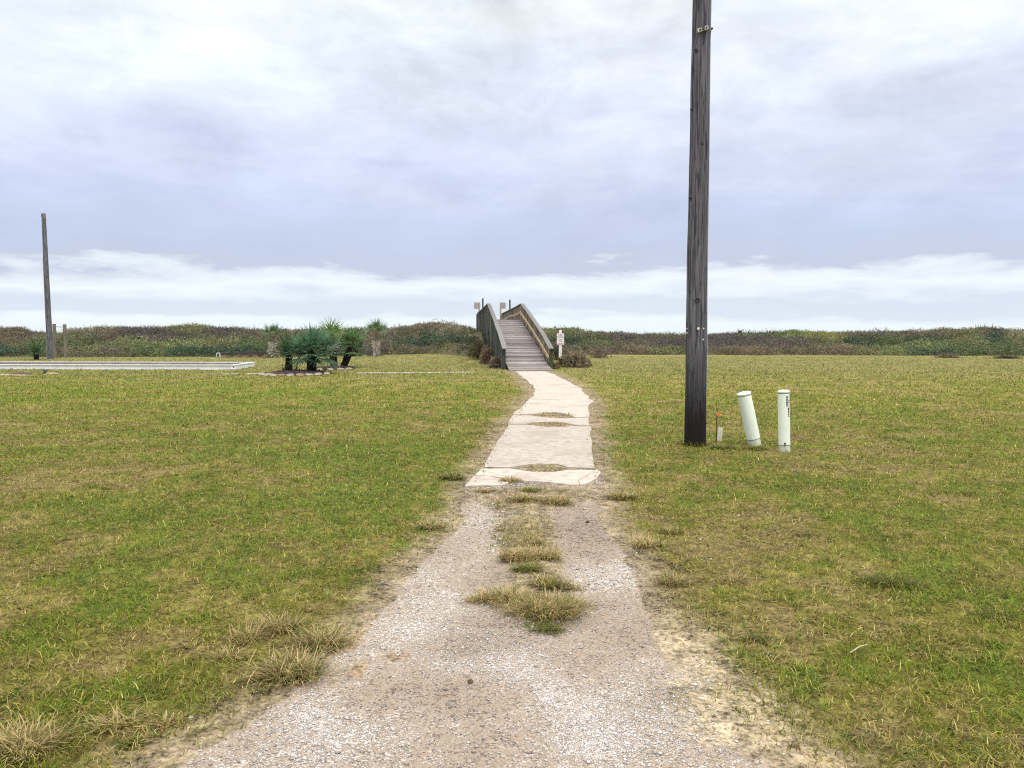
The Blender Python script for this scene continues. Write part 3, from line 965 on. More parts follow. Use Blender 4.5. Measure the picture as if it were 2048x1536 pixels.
# ---------------------------------------------------------------- grass tufts
def tuft(px, py, rpx, label, green=.4, dens=1.0, flat=.0, hgt=1.0):
    p = G(px, py)
    p.z = float(ground_z(p.x, p.y))
    r = rpx / F * p.y
    root = empty('grass_tuft', p, label, 'grass tuft', 'grass tufts growing in and beside the drive')
    n = int(420 * dens * max(.5, min(2.6, (r / .14))))
    x = rng.normal(size=n) * r * .42
    y = rng.normal(size=n) * r * .26
    V, Fc, C = [], [], []
    az = rng.random(n) * 2 * np.pi
    az = np.where(rng.random(n) < .5, np.arctan2(y * 1.5, x) + rng.normal(size=n) * .6, az)
    lean = np.clip(np.abs(rng.normal(1.2, .35, n)) + flat, .1, 1.55)
    L = rng.uniform(.35, 1.0, n) * min(r, .17) * .9 * hgt + .02
    W = np.full(n, .0038) * rng.uniform(.7, 1.4, n) * max(1, p.y / 4.5)
    dx, dy = np.cos(az), np.sin(az)
    s = np.stack([-dy, dx, 0 * dx], 1) * W[:, None] * .5
    q = np.stack([x, y, 0 * x - .01], 1)
    pts = [q]
    l = lean * .6
    for k in range(4):
        d = np.stack([dx * np.sin(l), dy * np.sin(l), np.cos(l)], 1)
        q = q + d * (L / 4)[:, None]
        q[:, 2] = np.maximum(q[:, 2], .004)
        pts.append(q)
        l = np.clip(l + rng.uniform(.05, .42, n), 0, 1.9)
    V = []
    for k, q in enumerate(pts):
        ww = [1, 1, .85, .6, .15][k]
        V += [q - s * ww, q + s * ww]
    V = np.stack(V, 1).reshape(-1, 3)
    b = np.arange(n)[:, None] * 10
    Fc = np.concatenate([b + np.array([2 * k, 2 * k + 1, 2 * k + 3, 2 * k + 2]) for k in range(4)], 0)
    rr = rng.random(n)
    c = np.where((rr < green * .8 - .1)[:, None], np.array((.105, .145, .028)), np.where((rr < green + .15)[:, None], np.array((.27, .245, .07)), np.array((.56, .44, .22))))
    c = np.where((rng.random(n) < .1)[:, None], np.array((.20, .11, .05)), c)
    c = c * rng.uniform(.65, 1.25, (n, 1))
    C = np.repeat(c, 10, 0)
    o = npmesh('blades', V, Fc, C, veg)
    o.parent = root
    # dead thatch at the crown of the tuft
    m = MB()
    for i in range(26):
        a = random.uniform(0, 6.28)
        rr_ = random.uniform(0, .45) * r
        c0 = Vector((math.cos(a) * rr_, math.sin(a) * rr_ * .6, .004))
        m.blade(c0, (math.cos(a * 3), math.sin(a * 3), .25), (0, 0, 1), r * .35, .006, .5, 3, (.09, .06, .035))
    m.build('thatch', veg, root, colors=True)
T = [(578, 1352, 78, 'big spiky grass tuft on the left drive edge with bare roots facing the gravel', .45, 1.5),
     (640, 1290, 62, 'spiky half-green tuft just up the edge from the big left tuft', .45, 1.3),
     (560, 1262, 55, 'dry straw tuft leaning behind the half-green pair on the left', .25, 1),
     (497, 1282, 38, 'small pale-tipped tuft with a dark base left of the dry straw tuft', .3, 1),
     (458, 1318, 34, 'smallest straw tuft lower left of the pale-tipped one', .25, .8),
     (45, 1502, 78, 'large golden dead tuft in the bottom left corner', .12, 1.7),
     (235, 1458, 44, 'splayed straw tuft with long upright stalks near the bottom left', .15, .6),
     (328, 1452, 28, 'thin straw tuft with star-like stalks right of the splayed one', .2, .5),
     (262, 1490, 30, 'dark green flat tuft under the splayed straw tuft', .9, .7),
     (860, 1056, 27, 'low dark flat tuft alone on the left verge below the slabs', .5, 1),
     (1040, 1115, 42, 'wide dry tuft across the middle strip, left half', .15, 1.2),
     (1088, 1112, 38, 'wide dry tuft across the middle strip, right half', .15, 1.1),
     (1066, 1088, 30, 'yellowish tuft just above the wide dry pair in the middle strip', .25, .8),
     (1055, 1140, 30, 'bright green tuft in the middle strip below the wide dry pair', .8, .9),
     (1090, 1168, 42, 'green and straw tuft above the largest middle tuft', .5, 1),
     (1010, 1198, 48, 'straw tuft forming the left shoulder of the largest middle tuft', .25, 1.3),
     (960, 1194, 30, 'short dry tuft at the far left tip of the middle clump', .15, .8),
     (1090, 1222, 74, 'largest tangled brown tuft in the middle of the drive', .3, 2.2),
     (1140, 1205, 40, 'greener right end of the largest middle tuft', .55, 1.1),
     (1145, 1168, 22, 'tiny straw tuft reaching right from the middle clump', .2, .6),
     (1090, 1252, 48, 'flat dark green tuft lying just in front of the largest middle tuft', .95, .8),
     (1020, 964, 21, 'golden tuft growing through the broken front slab', .15, .9),
     (1062, 982, 22, 'small bluish green weed patch in front of the broken slab', .95, .8),
     (970, 984, 16, 'little straw tuft at the left front corner of the broken slab', .3, .6),
     (1045, 1000, 26, 'straw tuft in the bare earth left of the slab front centre', .3, .8),
     (1110, 1003, 32, 'straw tuft in the bare earth right of the slab front centre', .25, .9),
     (1245, 998, 28, 'pale tuft on the right verge level with the broken slab', .4, .9),
     (1295, 1092, 32, 'reddish straw tuft on the right verge halfway down', .2, .9),
     (1340, 1064, 26, 'low green tuft up and right of the reddish straw one', .5, .8),
     (1345, 1166, 36, 'green and gold tuft on the right verge beside the middle clump', .45, 1),
     (1467, 1160, 28, 'pale straw tuft in the grass right of the green and gold one', .2, .7),
     (1510, 1280, 30, 'blue-green weed tuft in the lower right grass', .95, .7),
     (1780, 1165, 62, 'broad bright green tuft in the right lawn', .95, 1.3),
     (1392, 890, 22, 'tall green weeds at the foot of the big pole', .95, .7),
     (1446, 896, 30, 'green grass tuft around the white marker stake', .9, 1),
     (1512, 897, 22, 'green tuft around the base of the leaning pedestal', .9, .9),
     (1990, 1235, 42, 'green leafy tuft by the right edge of the picture', .9, .9),
     (905, 958, 24, 'dark green clump at the lawn corner left of the broken slab', .8, .9)]
for a in T:
    px, py, r_, lb, gr_, dn = a
    tuft(px, py, r_, lb, gr_, dn, flat=.35 if 'flat' in lb or gr_ > .85 else 0, hgt=1.3 if 'stalks' in lb or 'tall' in lb else (.7 if gr_ > .85 else 1))

# small litter
def lump(name, px, py, size, col, label, cat, squash=.7):
    p = G(px, py)
    p.z = float(ground_z(p.x, p.y)) + size * .25
    bm = bmesh.new()
    bmesh.ops.create_icosphere(bm, subdivisions=2, radius=size)
    for v in bm.verts:
        v.co *= random.uniform(.78, 1.15)
        v.co.z *= squash
    me = bpy.data.meshes.new(name)
    bm.to_mesh(me)
    bm.free()
    me.materials.append(mat(name + '_skin', [tuple(c * .6 for c in col), col], nscale=60, bump=.5))
    o = bpy.data.objects.new(name, me)
    COL.objects.link(o)
    o.location = p
    tag(o, label, cat)
lump('dirt_clod', 941, 1360, .014, (.13, .095, .06), 'small dark brown clod lying on the gravel near the bottom', 'clod', 1.1)
lump('pine_cone', 1175, 1042, .017, (.07, .05, .035), 'dark round cone lying in the right wheel track', 'cone', .9)
lump('shell', 381, 1438, .012, (.7, .68, .62), 'tiny white shell in the grass at the lower left verge', 'shell', .5)
s = MB()
a, b = G(1700, 1317), G(1737, 1302)
s.tube([(a.x, a.y, .03), ((a.x + b.x) / 2, (a.y + b.y) / 2 - .004, .045), (b.x, b.y, .035)], [.003, .0038, .0015], 6)
tag(s.build('reed_stalk', mat('reed', [(.42, .35, .22), (.5, .42, .28)], nscale=40)), 'pale curved reed stalk lying in the right-hand grass', 'stalk')

# ---------------------------------------------------------------- big utility pole
def pole_mat(name, z_tar, z0, cols, sc_=(1.6, 1.6, .05)):
    def extra(t, out, mp):
        # black preservative soaked into the foot of the pole, dark peeled flecks above
        tcn = t.nodes.new('ShaderNodeTexCoord')
        sp_ = t.nodes.new('ShaderNodeSeparateXYZ')
        t.links.new(tcn.outputs['Object'], sp_.inputs[0])
        n2 = t.nodes.new('ShaderNodeTexNoise')
        mp2 = t.nodes.new('ShaderNodeMapping')
        mp2.inputs['Scale'].default_value = (1, 1, .075)
        t.links.new(tcn.outputs['Object'], mp2.inputs[0])
        t.links.new(mp2.outputs[0], n2.inputs['Vector'])
        n2.inputs['Scale'].default_value = 30
        n2.inputs['Detail'].default_value = 5
        n2.inputs['Distortion'].default_value = .12
        def mth(op, a, b_):
            n = t.nodes.new('ShaderNodeMath')
            n.operation = op
            for i, v in enumerate((a, b_)):
                if isinstance(v, (int, float)):
                    n.inputs[i].default_value = v
                else:
                    t.links.new(v, n.inputs[i])
            return n.outputs[0]
        def mix(f, a, b_):
            n = t.nodes.new('ShaderNodeMix')
            n.data_type = 'RGBA'
            for s_, v in ((n.inputs[0], f), (n.inputs[6], a), (n.inputs[7], b_)):
                if isinstance(v, (int, float)) or isinstance(v, tuple):
                    s_.default_value = v
                else:
                    t.links.new(v, s_)
            return n.outputs[2]
        cr = t.nodes.new('ShaderNodeMapRange')
        cr.inputs['From Min'].default_value = .55
        cr.inputs['From Max'].default_value = .57
        t.links.new(n2.outputs['Fac'], cr.inputs['Value'])
        o1 = mix(mth('MULTIPLY', cr.outputs[0], .75), out, (.022, .024, .038, 1))
        mr_ = t.nodes.new('ShaderNodeMapRange')
        mr_.inputs['From Min'].default_value = z_tar
        mr_.inputs['From Max'].default_value = z0
        t.links.new(mth('ADD', sp_.outputs['Z'], mth('MULTIPLY', mth('SUBTRACT', n2.outputs['Fac'], .25), 1.8)), mr_.inputs['Value'])
        return mix(mth('MULTIPLY', mr_.outputs[0], .97), o1, (.009, .007, .006, 1))
    return mat(name, cols, scale=sc_, nscale=26, rough=.9, bump=.9, extra=extra, contrast=(.35, .66), detail=8)
pb = G(1390, 889)
root = empty('utility_pole', pb, 'tall weathered grey-brown timber pole with blackened foot rising out of the picture', 'utility pole')
m = MB()
H = 8.6
pts, rad = [], []
for i in range(60):
    z = -.3 + (H + .3) * i / 59
    bend = -.010 * math.sin(max(0, z) / 6.8 * math.pi) + .003 * math.sin(z * 1.9)
    pts.append((bend + .001 * z, 0, z))
    rad.append(.158 - .0048 * max(0, z) + .0018 * math.sin(z * 5.1) + random.uniform(-.0012, .0012))
m.tube(pts, rad, 28)
def pole_x(z):
    return -.010 * math.sin(max(0, z) / 6.8 * math.pi) + .003 * math.sin(z * 1.9) + .001 * z
shaft = m.build('shaft', pole_mat('pole_wood', 1.9, .85, [(.062, .058, .060), (.112, .106, .115), (.158, .154, .172)]), root, smooth=True)
def zz(py):
    return P(1390, py, pb.y - .15).z
def on_pole(px, py, out=.0):
    """local point on the front of the pole"""
    p = P(px, py, pb.y - .15)
    z = p.z
    x = p.x - pb.x - pole_x(z)
    r_ = .158 - .0048 * z
    x = max(-r_ * .97, min(r_ * .97, x))
    yy = -math.sqrt(max(0, r_ * r_ - x * x)) - out
    return Vector((x + pole_x(z), yy, z))
# bracket near the top
q0, q1 = on_pole(1396, 61, .02), on_pole(1417, 54, .02)
m = MB()
m.beam(q0, q1, .05, .05, up=Vector((0, 0, 1)))
bk = m.build('bracket', mat('galvanised_plate', [(.50, .48, .46), (.62, .60, .58)], nscale=20, rough=.5), root, bevel=.004)
for t_ in (.2, .82):
    c = q0.lerp(q1, t_)
    m = MB()
    m.tube([(c.x, c.y - .02, c.z), (c.x, c.y - .045, c.z)], [.013, .012], 8)
    m.build('bolt', mat('dark_iron', [(.05, .045, .05), (.1, .09, .09)], nscale=30, rough=.6), bk)
c = q0.lerp(q1, .5)
m = MB(); m.box((c.x, c.y - .03, c.z + .005), (.035, .03, .05)); m.build('clamp', MATS['dark_iron'], root)
m = MB()
e = P(1424, 57, pb.y - .05); e = Vector((e.x - pb.x, -.05, e.z))
f_ = P(1418, 80, pb.y - .05); f_ = Vector((f_.x - pb.x - .01, -.05, f_.z))
m.tube([f_, f_ + Vector((.01, 0, .05)), e], [.004, .004, .004], 6)
hk = m.build('wire_hook', MATS['dark_iron'], root)
for c in (e, f_):
    bm = bmesh.new(); bmesh.ops.create_uvsphere(bm, u_segments=10, v_segments=8, radius=.017 if c is e else .012)
    me = bpy.data.meshes.new('knob'); bm.to_mesh(me); bm.free(); me.materials.append(MATS['dark_iron'])
    o = bpy.data.objects.new('knob', me); COL.objects.link(o); o.parent = hk; o.location = c
# ground wire moulding down the right side
m = MB()
wp = []
for i in range(40):
    z = zz(782) + (H - .3 - zz(782)) * i / 39
    r_ = .158 - .0048 * z
    wp.append((pole_x(z) + r_ + .004, -.01, z))
m.tube(wp, .009, 8)
m.build('ground_wire', mat('grey_moulding', [(.30, .33, .40), (.38, .41, .48)], nscale=8, rough=.6), root)
for px, py in ((1373, 657), (1396.5, 657), (1407.5, 657), (1373, 666), (1407, 679)):
    c = on_pole(px, py, .003)
    n = Vector((c.x - pole_x(c.z), c.y, 0)).normalized()
    m = MB()
    big = px == 1396.5
    m.tube([c - n * .004, c + n * .004], .020 if big else .013, 10)
    o = m.build('tag', mat('tag_metal', [(.55, .52, .48), (.7, .68, .64)], nscale=30, rough=.4), root)
for px, py, s_ in ((1384, 394, .02), (1395, 600, .028), (1394, 98, .02), (1405, 286, .012), (1379, 214, .012)):
    c = on_pole(px, py, .0)
    n = Vector((c.x - pole_x(c.z), c.y, 0)).normalized()
    m = MB()
    sd_ = n.cross(Vector((0, 0, 1)))
    ring = []
    for k in range(14):
        a = 2 * math.pi * k / 14
        ring.append(c + sd_ * math.cos(a) * s_ * 1.3 + Vector((0, 0, 1)) * math.sin(a) * s_ * 1.1 + n * .004)
    ring.append(ring[0])
    m.tube(ring, .007, 6, cap=False)
    m.tube([c - n * .01, c + n * .004], [s_ * .5, s_ * .45], 8)
    m.build('knot', mat('knot_wood', [(.03, .025, .03), (.1, .09, .09)], nscale=50, bump=.5), root, smooth=True)

# ---------------------------------------------------------------- pedestals
pedm = mat('pedestal_plastic', [(.58, .61, .50), (.73, .79, .68), (.77, .82, .72)], nscale=4, rough=.5, bump=.02, contrast=(.2, .42))
pedd = mat('pedestal_base', [(.42, .45, .36), (.62, .66, .55)], nscale=14, rough=.7, bump=.1)
black = mat('black_ink', [(.015, .015, .015), (.03, .03, .03)], nscale=30, rough=.5, bump=0)
whitep = mat('white_label', [(.78, .79, .8), (.85, .85, .85)], nscale=20, rough=.4, bump=0)
def text_mesh(txt, size, bold=.0):
    cu = bpy.data.curves.new('t', 'FONT')
    cu.body = txt
    cu.size = size
    cu.align_x = 'CENTER'
    cu.align_y = 'CENTER'
    cu.offset = bold
    cu.extrude = .0006
    ob = bpy.data.objects.new('t', cu)
    COL.objects.link(ob)
    bpy.context.view_layer.update()
    dg = bpy.context.evaluated_depsgraph_get()
    me = bpy.data.meshes.new_from_object(ob.evaluated_get(dg))
    bpy.data.objects.remove(ob)
    vs_ = [v.co.copy() for v in me.vertices]
    fs = [tuple(p.vertices) for p in me.polygons]
    bpy.data.meshes.remove(me)
    return vs_, fs
def pedestal(base, h, r, rot, label, marked):
    root = empty('cable_pedestal', base, label, 'utility pedestal', 'white plastic utility pedestals', rot)
    m = MB()
    m.tube([(0, 0, -.12), (0, 0, .10)], r * .965, 32)
    m.build('base', pedd, root, smooth=False)
    m = MB()
    m.tube([(0, 0, .1), (0, 0, h * .5), (0, 0, h - .035)], [r, r, r * .985], 32, cap=False)
    m.build('cover', pedm, root, smooth=True)
    m = MB()
    m.tube([(0, 0, .094), (0, 0, .099)], r * 1.01, 32)
    m.build('seam', mat('grey_seam', [(.12, .13, .12), (.2, .21, .2)], nscale=9), root)
    m = MB()
    m.tube([(0, 0, h - .033), (0, 0, h - .008), (0, 0, h), (0, 0, h + .008), (0, 0, h + .012)], [r * 1.02, r * 1.03, r * .97, r * .7, r * .2], 32)
    cp = m.build('cap', pedm, root, smooth=True)
    m = MB()
    m.tube([(0, 0, h - .040), (0, 0, h - .034)], r * .995, 32)
    m.build('groove', mat('grey_seam', []), cp)
    if marked:
        m = MB()
        m.tube([(-.02, -r - .012, .125), (-.02, -r + .01, .125)], [.012, .012], 8)
        m.box((-.02, -r - .003, .107), (.012, .012, .024))
        m.build('lock', mat('lock_iron', [(.04, .03, .025), (.09, .06, .05)], nscale=30), root)
        def wrap(vs_, dr=.0012, rr=r):
            out = []
            for v in vs_:
                a = v[0] / rr
                q = rr * .995 + dr + (v[2] if len(v) > 2 else 0)
                out.append(Vector((math.sin(a) * q, -math.cos(a) * q, v[1])))
            return out
        def patch(x0, x1, z0, z1, name, mt, dr, parent=root):
            n = 6
            pv = [Vector((x0 + (x1 - x0) * i / n, z)) for z in (z0, z1) for i in range(n + 1)]
            mm_ = MB()
            mm_.add(wrap([(p[0], p[1], 0) for p in pv], dr), [(i, i + 1, i + n + 2, i + n + 1) for i in range(n)])
            mm_.build(name, mt, parent)
            return
        m = MB()
        n = 6
        def grid(x0, x1, z0, z1, dr, mm_):
            pv = [(x0 + (x1 - x0) * i / n, z, 0) for z in (z0, z1) for i in range(n + 1)]
            mm_.add(wrap(pv, dr), [(i, i + 1, i + n + 2, i + n + 1) for i in range(n)])
        # column of dark cells
        zt = h - .066
        grid(.008, .030, zt - .150, zt, .002, m)
        st_ = m.build('sticker', black, root)
        m = MB()
        for i in range(6):
            z1_ = zt - .004 - i * .0245
            if i == 4:
                grid(.016, .022, z1_ - .017, z1_ - .004, .0032, m)
                continue
            for (a0, a1, b0, b1) in ((.012, .026, 0, .004), (.012, .015, .004, .017), (.023, .026, .004, .017)) if i % 2 else ((.012, .015, 0, .018), (.015, .026, .007, .011)):
                grid(a0, a1, z1_ - b1, z1_ - b0, .0032, m)
        m.build('lettering', whitep, st_)
        m = MB()
        grid(.033, .078, zt - .150, zt - .005, .002, m)
        st2 = m.build('sticker', whitep, root)
        m = MB()
        grid(.034, .078, zt - .036, zt - .033, .0032, m)
        grid(.034, .078, zt - .136, zt - .133, .0032, m)
        grid(.040, .050, zt - .025, zt - .010, .0032, m)
        grid(.046, .052, zt - .129, zt - .113, .0032, m)
        grid(.058, .062, zt - .129, zt - .113, .0032, m)
        ringv, ringf = [], []
        K = 20
        for k in range(K):
            a = 2 * math.pi * k / K
            for rr_ in (.017, .022):
                ringv.append((.056 + rr_ * math.cos(a), zt - .082 + rr_ * 1.15 * math.sin(a), 0))
        for k in range(K):
            k2 = (k + 1) % K
            ringf.append((2 * k, 2 * k + 1, 2 * k2 + 1, 2 * k2))
        m.add(wrap(ringv, .0032), ringf)
        for a0 in (.8, 2.4, 3.9):
            pv = []
            for rr_, da in ((.002, 0), (.015, -.2), (.015, .2)):
                pv.append((.056 + rr_ * math.cos(a0 + da), zt - .082 + rr_ * 1.15 * math.sin(a0 + da), 0))
            m.add(wrap(pv, .0032), [(0, 1, 2)])
        m.build('emblem', black, st2)
        m = MB()
        for i, ch in enumerate('652'):
            vs_, fs = text_mesh(ch, .048, .0028)
            m.add(wrap([(v.x + .045, v.y + zt - .183 - i * .046, 0) for v in vs_], .003), fs)
        m.build('number', black, root)
    return root
b1 = G(1509, 889)
tilt = math.radians(13.6)
pedestal(b1, .80, .100, (R(3), -tilt, 0), 'wider white plastic pedestal leaning sharply to the left beside the pole', False)
b2 = G(1569, 903)
pedestal(b2, .855, .079, (0, -R(2.2), 0), 'narrow upright white plastic pedestal with sticker and numbers 652', True)
# rebar with flag
p = G(1433, 880)
root = empty('survey_stake', p, 'thin rusty steel rod with an orange ribbon standing between pole and pedestal', 'survey stake')
m = MB(); m.tube([(0, 0, -.1), (.001, 0, .3), (0, 0, .50)], .0085, 8)
m.build('rod', mat('rusty_rod', [(.07, .04, .025), (.14, .08, .05)], nscale=40), root)
m = MB()
m.add([(-.012, -.012, .425), (.012, -.014, .44), (.02, -.012, .41), (.068, -.022, .395), (.05, -.02, .375), (.022, -.01, .39), (.012, -.012, .365), (-.012, -.012, .40)], [(0, 1, 2, 5, 7), (2, 3, 4, 5), (5, 6, 7)])
o = m.build('ribbon', mat('orange_ribbon', [(.85, .19, .05), (.9, .26, .1)], nscale=30), root)
md = o.modifiers.new('s', 'SOLIDIFY'); md.thickness = .002
p = G(1438.5, 881)
root = empty('marker_stake', p, 'short white wooden stake in the grass beside the rusty rod', 'stake', rot=(0, R(5), 0))
m = MB(); m.box((0, 0, .07), (.072, .022, .26)); m.build('stake_board', mat('white_lath', [(.62, .58, .48), (.75, .71, .62)], nscale=12), root, bevel=.003)

# ---------------------------------------------------------------- the footbridge
def bx(y):
    return .77 - .0813 * (y - 38)
YS = [36.2, 38.0, 41.4, 47.2, 53.0, 57.3, 66.0, 76.0]
ZD = [.03, .22, .86, 1.86, 2.80, 2.79, 2.76, 2.74]
ZR = [.8, 1.06, 1.83, 2.89, 3.88, 3.83, 3.80, 3.77]
ax = Vector((-.0813, 1, 0)).normalized()
side = Vector((ax.y, -ax.x, 0))            # towards the right of the walkway
def bp(y, off, z):
    return Vector((bx(y), y, z)) + side * off
def zd(y): return float(np.interp(y, YS, ZD))
def zr(y): return float(np.interp(y, YS, ZR))
HW = 1.17
bz = bp(37, 0, 0)
bridge = empty('footbridge', bz, 'weathered timber dune walkover with picket railings climbing over the scrub', 'footbridge')
def bb(mb, name, m_, parent=bridge, **k):
    if parent is bridge:
        mb.v = [tuple(Vector(v) - bz) for v in mb.v]
        return mb.build(name, m_, parent, **k)
    mb.v = [tuple(Vector(v) - bz) for v in mb.v]
    return mb.build(name, m_, parent, **k)
def wood(name, cols, sc_, attr='col', ns=14, moss=None):
    return mat(name, cols, scale=sc_, nscale=ns, rough=.9, bump=.4, attr=attr, contrast=(.3, .7))
deckm = wood('deck_boards', [(.55, .55, .55), (1, 1, 1), (1.35, 1.3, 1.3)], (.5, 6, 3), ns=5)
pickm = wood('picket_boards', [(.6, .6, .6), (1, 1, 1), (1.3, 1.3, 1.3)], (5, 5, .6), ns=5)
m = MB()
y = 36.15
while y < 76:
    wd = .14
    z = zd(y)
    p0, p1 = bp(y, -1.02, z + random.uniform(-.012, .012)), bp(y, 1.02, z + random.uniform(-.012, .012))
    v = random.choice([.55, .8, .95, 1.1, 1.3, 1.75])
    c = (.225 * v, .197 * v, .188 * v) if random.random() < .6 else (.185 * v, .170 * v, .168 * v)
    sl = (zd(y + .2) - zd(y - .2)) / .4
    upv = Vector((0, -sl, 1)).normalized()
    d = (p1 - p0).normalized()
    xx = upv.cross(d).normalized() * (wd * .5 * math.sqrt(1 + sl * sl) * .93)
    a_ = random.uniform(0, .02)
    vs_ = [p0 - xx - d * a_, p1 - xx + d * a_, p1 + xx + d * a_, p0 + xx - d * a_]
    lo = [q - upv * .038 for q in vs_]
    m.add(vs_ + lo, [(0, 1, 2, 3), (7, 6, 5, 4), (0, 4, 5, 1), (1, 5, 6, 2), (2, 6, 7, 3), (3, 7, 4, 0)], c)
    y += wd * 1.04 / math.sqrt(1 + sl * sl) * 1.0
bb(m, 'deck', deckm, colors=True)
for off in (-.95, 0, .95):
    m = MB()
    yy = [36.3, 38, 41.4, 47.2, 53, 66, 76]
    for a, b in zip(yy, yy[1:]):
        m.beam(bp(a, off, zd(a) - .15), bp(b, off, zd(b) - .15), .08, .2, col=(.10, .085, .075))
    bb(m, 'stringer', pickm, colors=True)
posts = [38.0, 40.0, 42.2, 44.4, 46.6, 48.8, 51.0, 53.0, 55.2, 57.4, 59.6, 61.8, 64, 66.2, 68.4, 70.6, 72.8, 75]
for sgn in (-1, 1):
    for i, y in enumerate(posts):
        m = MB()
        top = zr(y) - .02
        if (sgn < 0 and i == 11) or (sgn > 0 and i == 12):
            top = 4.68
        near = i == 0
        w_ = .17 if near else .13
        mossy = (.055, .075, .035) if sgn > 0 and near else ((.05, .055, .038) if near else ((.065, .066, .058) if sgn < 0 else (.13, .105, .08)))
        if top > 4.5:
            mossy = (.085, .095, .085) if sgn < 0 else (.07, .065, .06)
        m.box(bp(y, sgn * HW, (top - .3) / 2), (w_, w_, top + .3), col=mossy)
        bb(m, 'post', pickm, colors=True)
    # cap rail
    ry = [37.75, 41.4, 44.3, 47.2, 50.2, 53.05, 57.3, 61.8, 66, 72.5]
    for a, b in zip(ry, ry[1:]):
        m = MB()
        v = random.uniform(.85, 1.12)
        c = (.19 * v, .18 * v, .185 * v) if a > 45 else (.185 * v, .18 * v, .17 * v)
        m.beam(bp(a, sgn * (HW - .02), zr(a) + .0), bp(b - .01, sgn * (HW - .02) + random.uniform(-.012, .012), zr(b) + .0), .24, .045, col=c)
        bb(m, 'cap_rail', pickm, colors=True)
    # picket panels between posts
    for i, (a, b) in enumerate(zip(posts, posts[1:])):
        m = MB()
        y = a + .10
        while y < b - .05:
            v = random.uniform(.6, 1.35)
            if sgn < 0:
                c = random.choice([(.075, .078, .070), (.055, .068, .05), (.13, .128, .128), (.04, .045, .044), (.065, .075, .052), (.26, .26, .26) if random.random() < .4 else (.08, .08, .08)])
                bot = zd(y) - random.choice([.3, .6, .9, 1.3, 1.9])
                if y < 47:
                    bot = max(.0, zd(y) - random.uniform(.4, 1.4))
                if random.random() < .12:
                    y += .15; continue
            else:
                c = random.choice([(.30, .235, .165), (.26, .215, .17), (.21, .18, .16), (.34, .27, .19), (.15, .13, .115)])
                bot = max(0, zd(y) - .28)
            c = tuple(q * v for q in c)
            off = sgn * (HW + (.055 if sgn < 0 else -.055))
            p0, p1 = bp(y, off, bot), bp(y + random.uniform(-.01, .01), off + random.uniform(-.01, .01), zr(y) - .03)
            wdt = random.uniform(.10, .135) if sgn < 0 else random.uniform(.085, .10)
            # board faces sideways
            hw_ = ax * wdt / 2
            tv = side * .011
            vs_ = [p + s1 * hw_ + s2 * tv for p in (p0, p1) for s1, s2 in ((-1, -1), (1, -1), (1, 1), (-1, 1))]
            m.add(vs_, [(3, 2, 1, 0), (4, 5, 6, 7), (0, 1, 5, 4), (1, 2, 6, 5), (2, 3, 7, 6), (3, 0, 4, 7)], c)
            y += .145 if sgn < 0 else .22
        # back rails that carry the pickets
        for dz in (.12, .75):
            m.beam(bp(a, sgn * (HW + .0), zd(a) + dz), bp(b, sgn * (HW + .0), zd(b) + dz), .045, .09, col=(.10, .09, .08))
        bb(m, 'picket_panel', pickm, colors=True)
# new yellow handrail on the right
hy = [37.9, 41.4, 47.2, 52.95, 57.3, 61, 66, 73.5]
hz = [.62, 1.32, 2.35, 3.30, 3.20, 3.28, 3.18, 3.16]
for i in range(len(hy) - 1):
    m = MB()
    m.beam(bp(hy[i], HW - .16, hz[i]), bp(hy[i + 1], HW - .16, hz[i + 1]), .045, .14, col=(.52, .41, .25) if i < 3 else (.42, .35, .26))
    o = bb(m, 'handrail', pickm, colors=True)
for y in posts[:8]:
    m = MB()
    z = float(np.interp(y, hy, hz))
    m.box(bp(y, HW - .10, z - .06), (.10, .07, .16), col=(.25, .19, .12))
    bb(m, 'handrail_bracket', pickm, colors=True)
# small closing panels in the lower left side
m = MB()
for y in np.arange(41, 49.5, .42):
    if random.random() < .75:
        m.box(bp(float(y), -HW - .02, zd(y) * .5 - .1), (.05, random.uniform(.14, .3), max(.2, zd(y) * random.uniform(.6, .95))), col=random.choice([(.07, .07, .06), (.10, .095, .085), (.05, .05, .045)]))
bb(m, 'skirt_board', pickm, colors=True)
# signs standing at the far end of the bridge
for px, sgn, lab in ((958.5, -1, 'left pale post with a small square board at the far end of the bridge'), (1001.2, 1, 'right pale post with a small square board at the far end of the bridge')):
    p = P(px, 640, 76.5)
    z0 = zd(76)
    root = empty('trail_sign', (p.x, 76.5, z0 - .02), lab, 'sign', 'small board signs at the far end of the bridge')
    zt = P(px, 604.5, 76.5).z - z0
    m = MB(); m.box((0, 0, zt / 2 - .04), (.17, .14, zt + .08)); m.build('post', mat('pale_post', [(.36, .28, .18), (.44, .35, .23)], (4, 4, .5), 6), root)
    m = MB(); m.box((sgn * .29, -.085, zt - .32), (.42, .03, .62)); m.build('board', mat('pale_board', [(.30, .28, .28), (.38, .35, .34)], nscale=4), root)
# landing beneath them
m = MB()
for y in np.arange(76.1, 79, .145):
    m.box(bp(float(y), 0, 2.72), (2.3, .135, .04), col=(.16, .14, .13))
for y in (76.3, 78.7):
    for s_ in (-1, 1):
        m.box(bp(y, s_ * 1.0, 1.4), (.14, .14, 2.9), col=(.1, .09, .08))
bb(m, 'landing', pickm, colors=True)

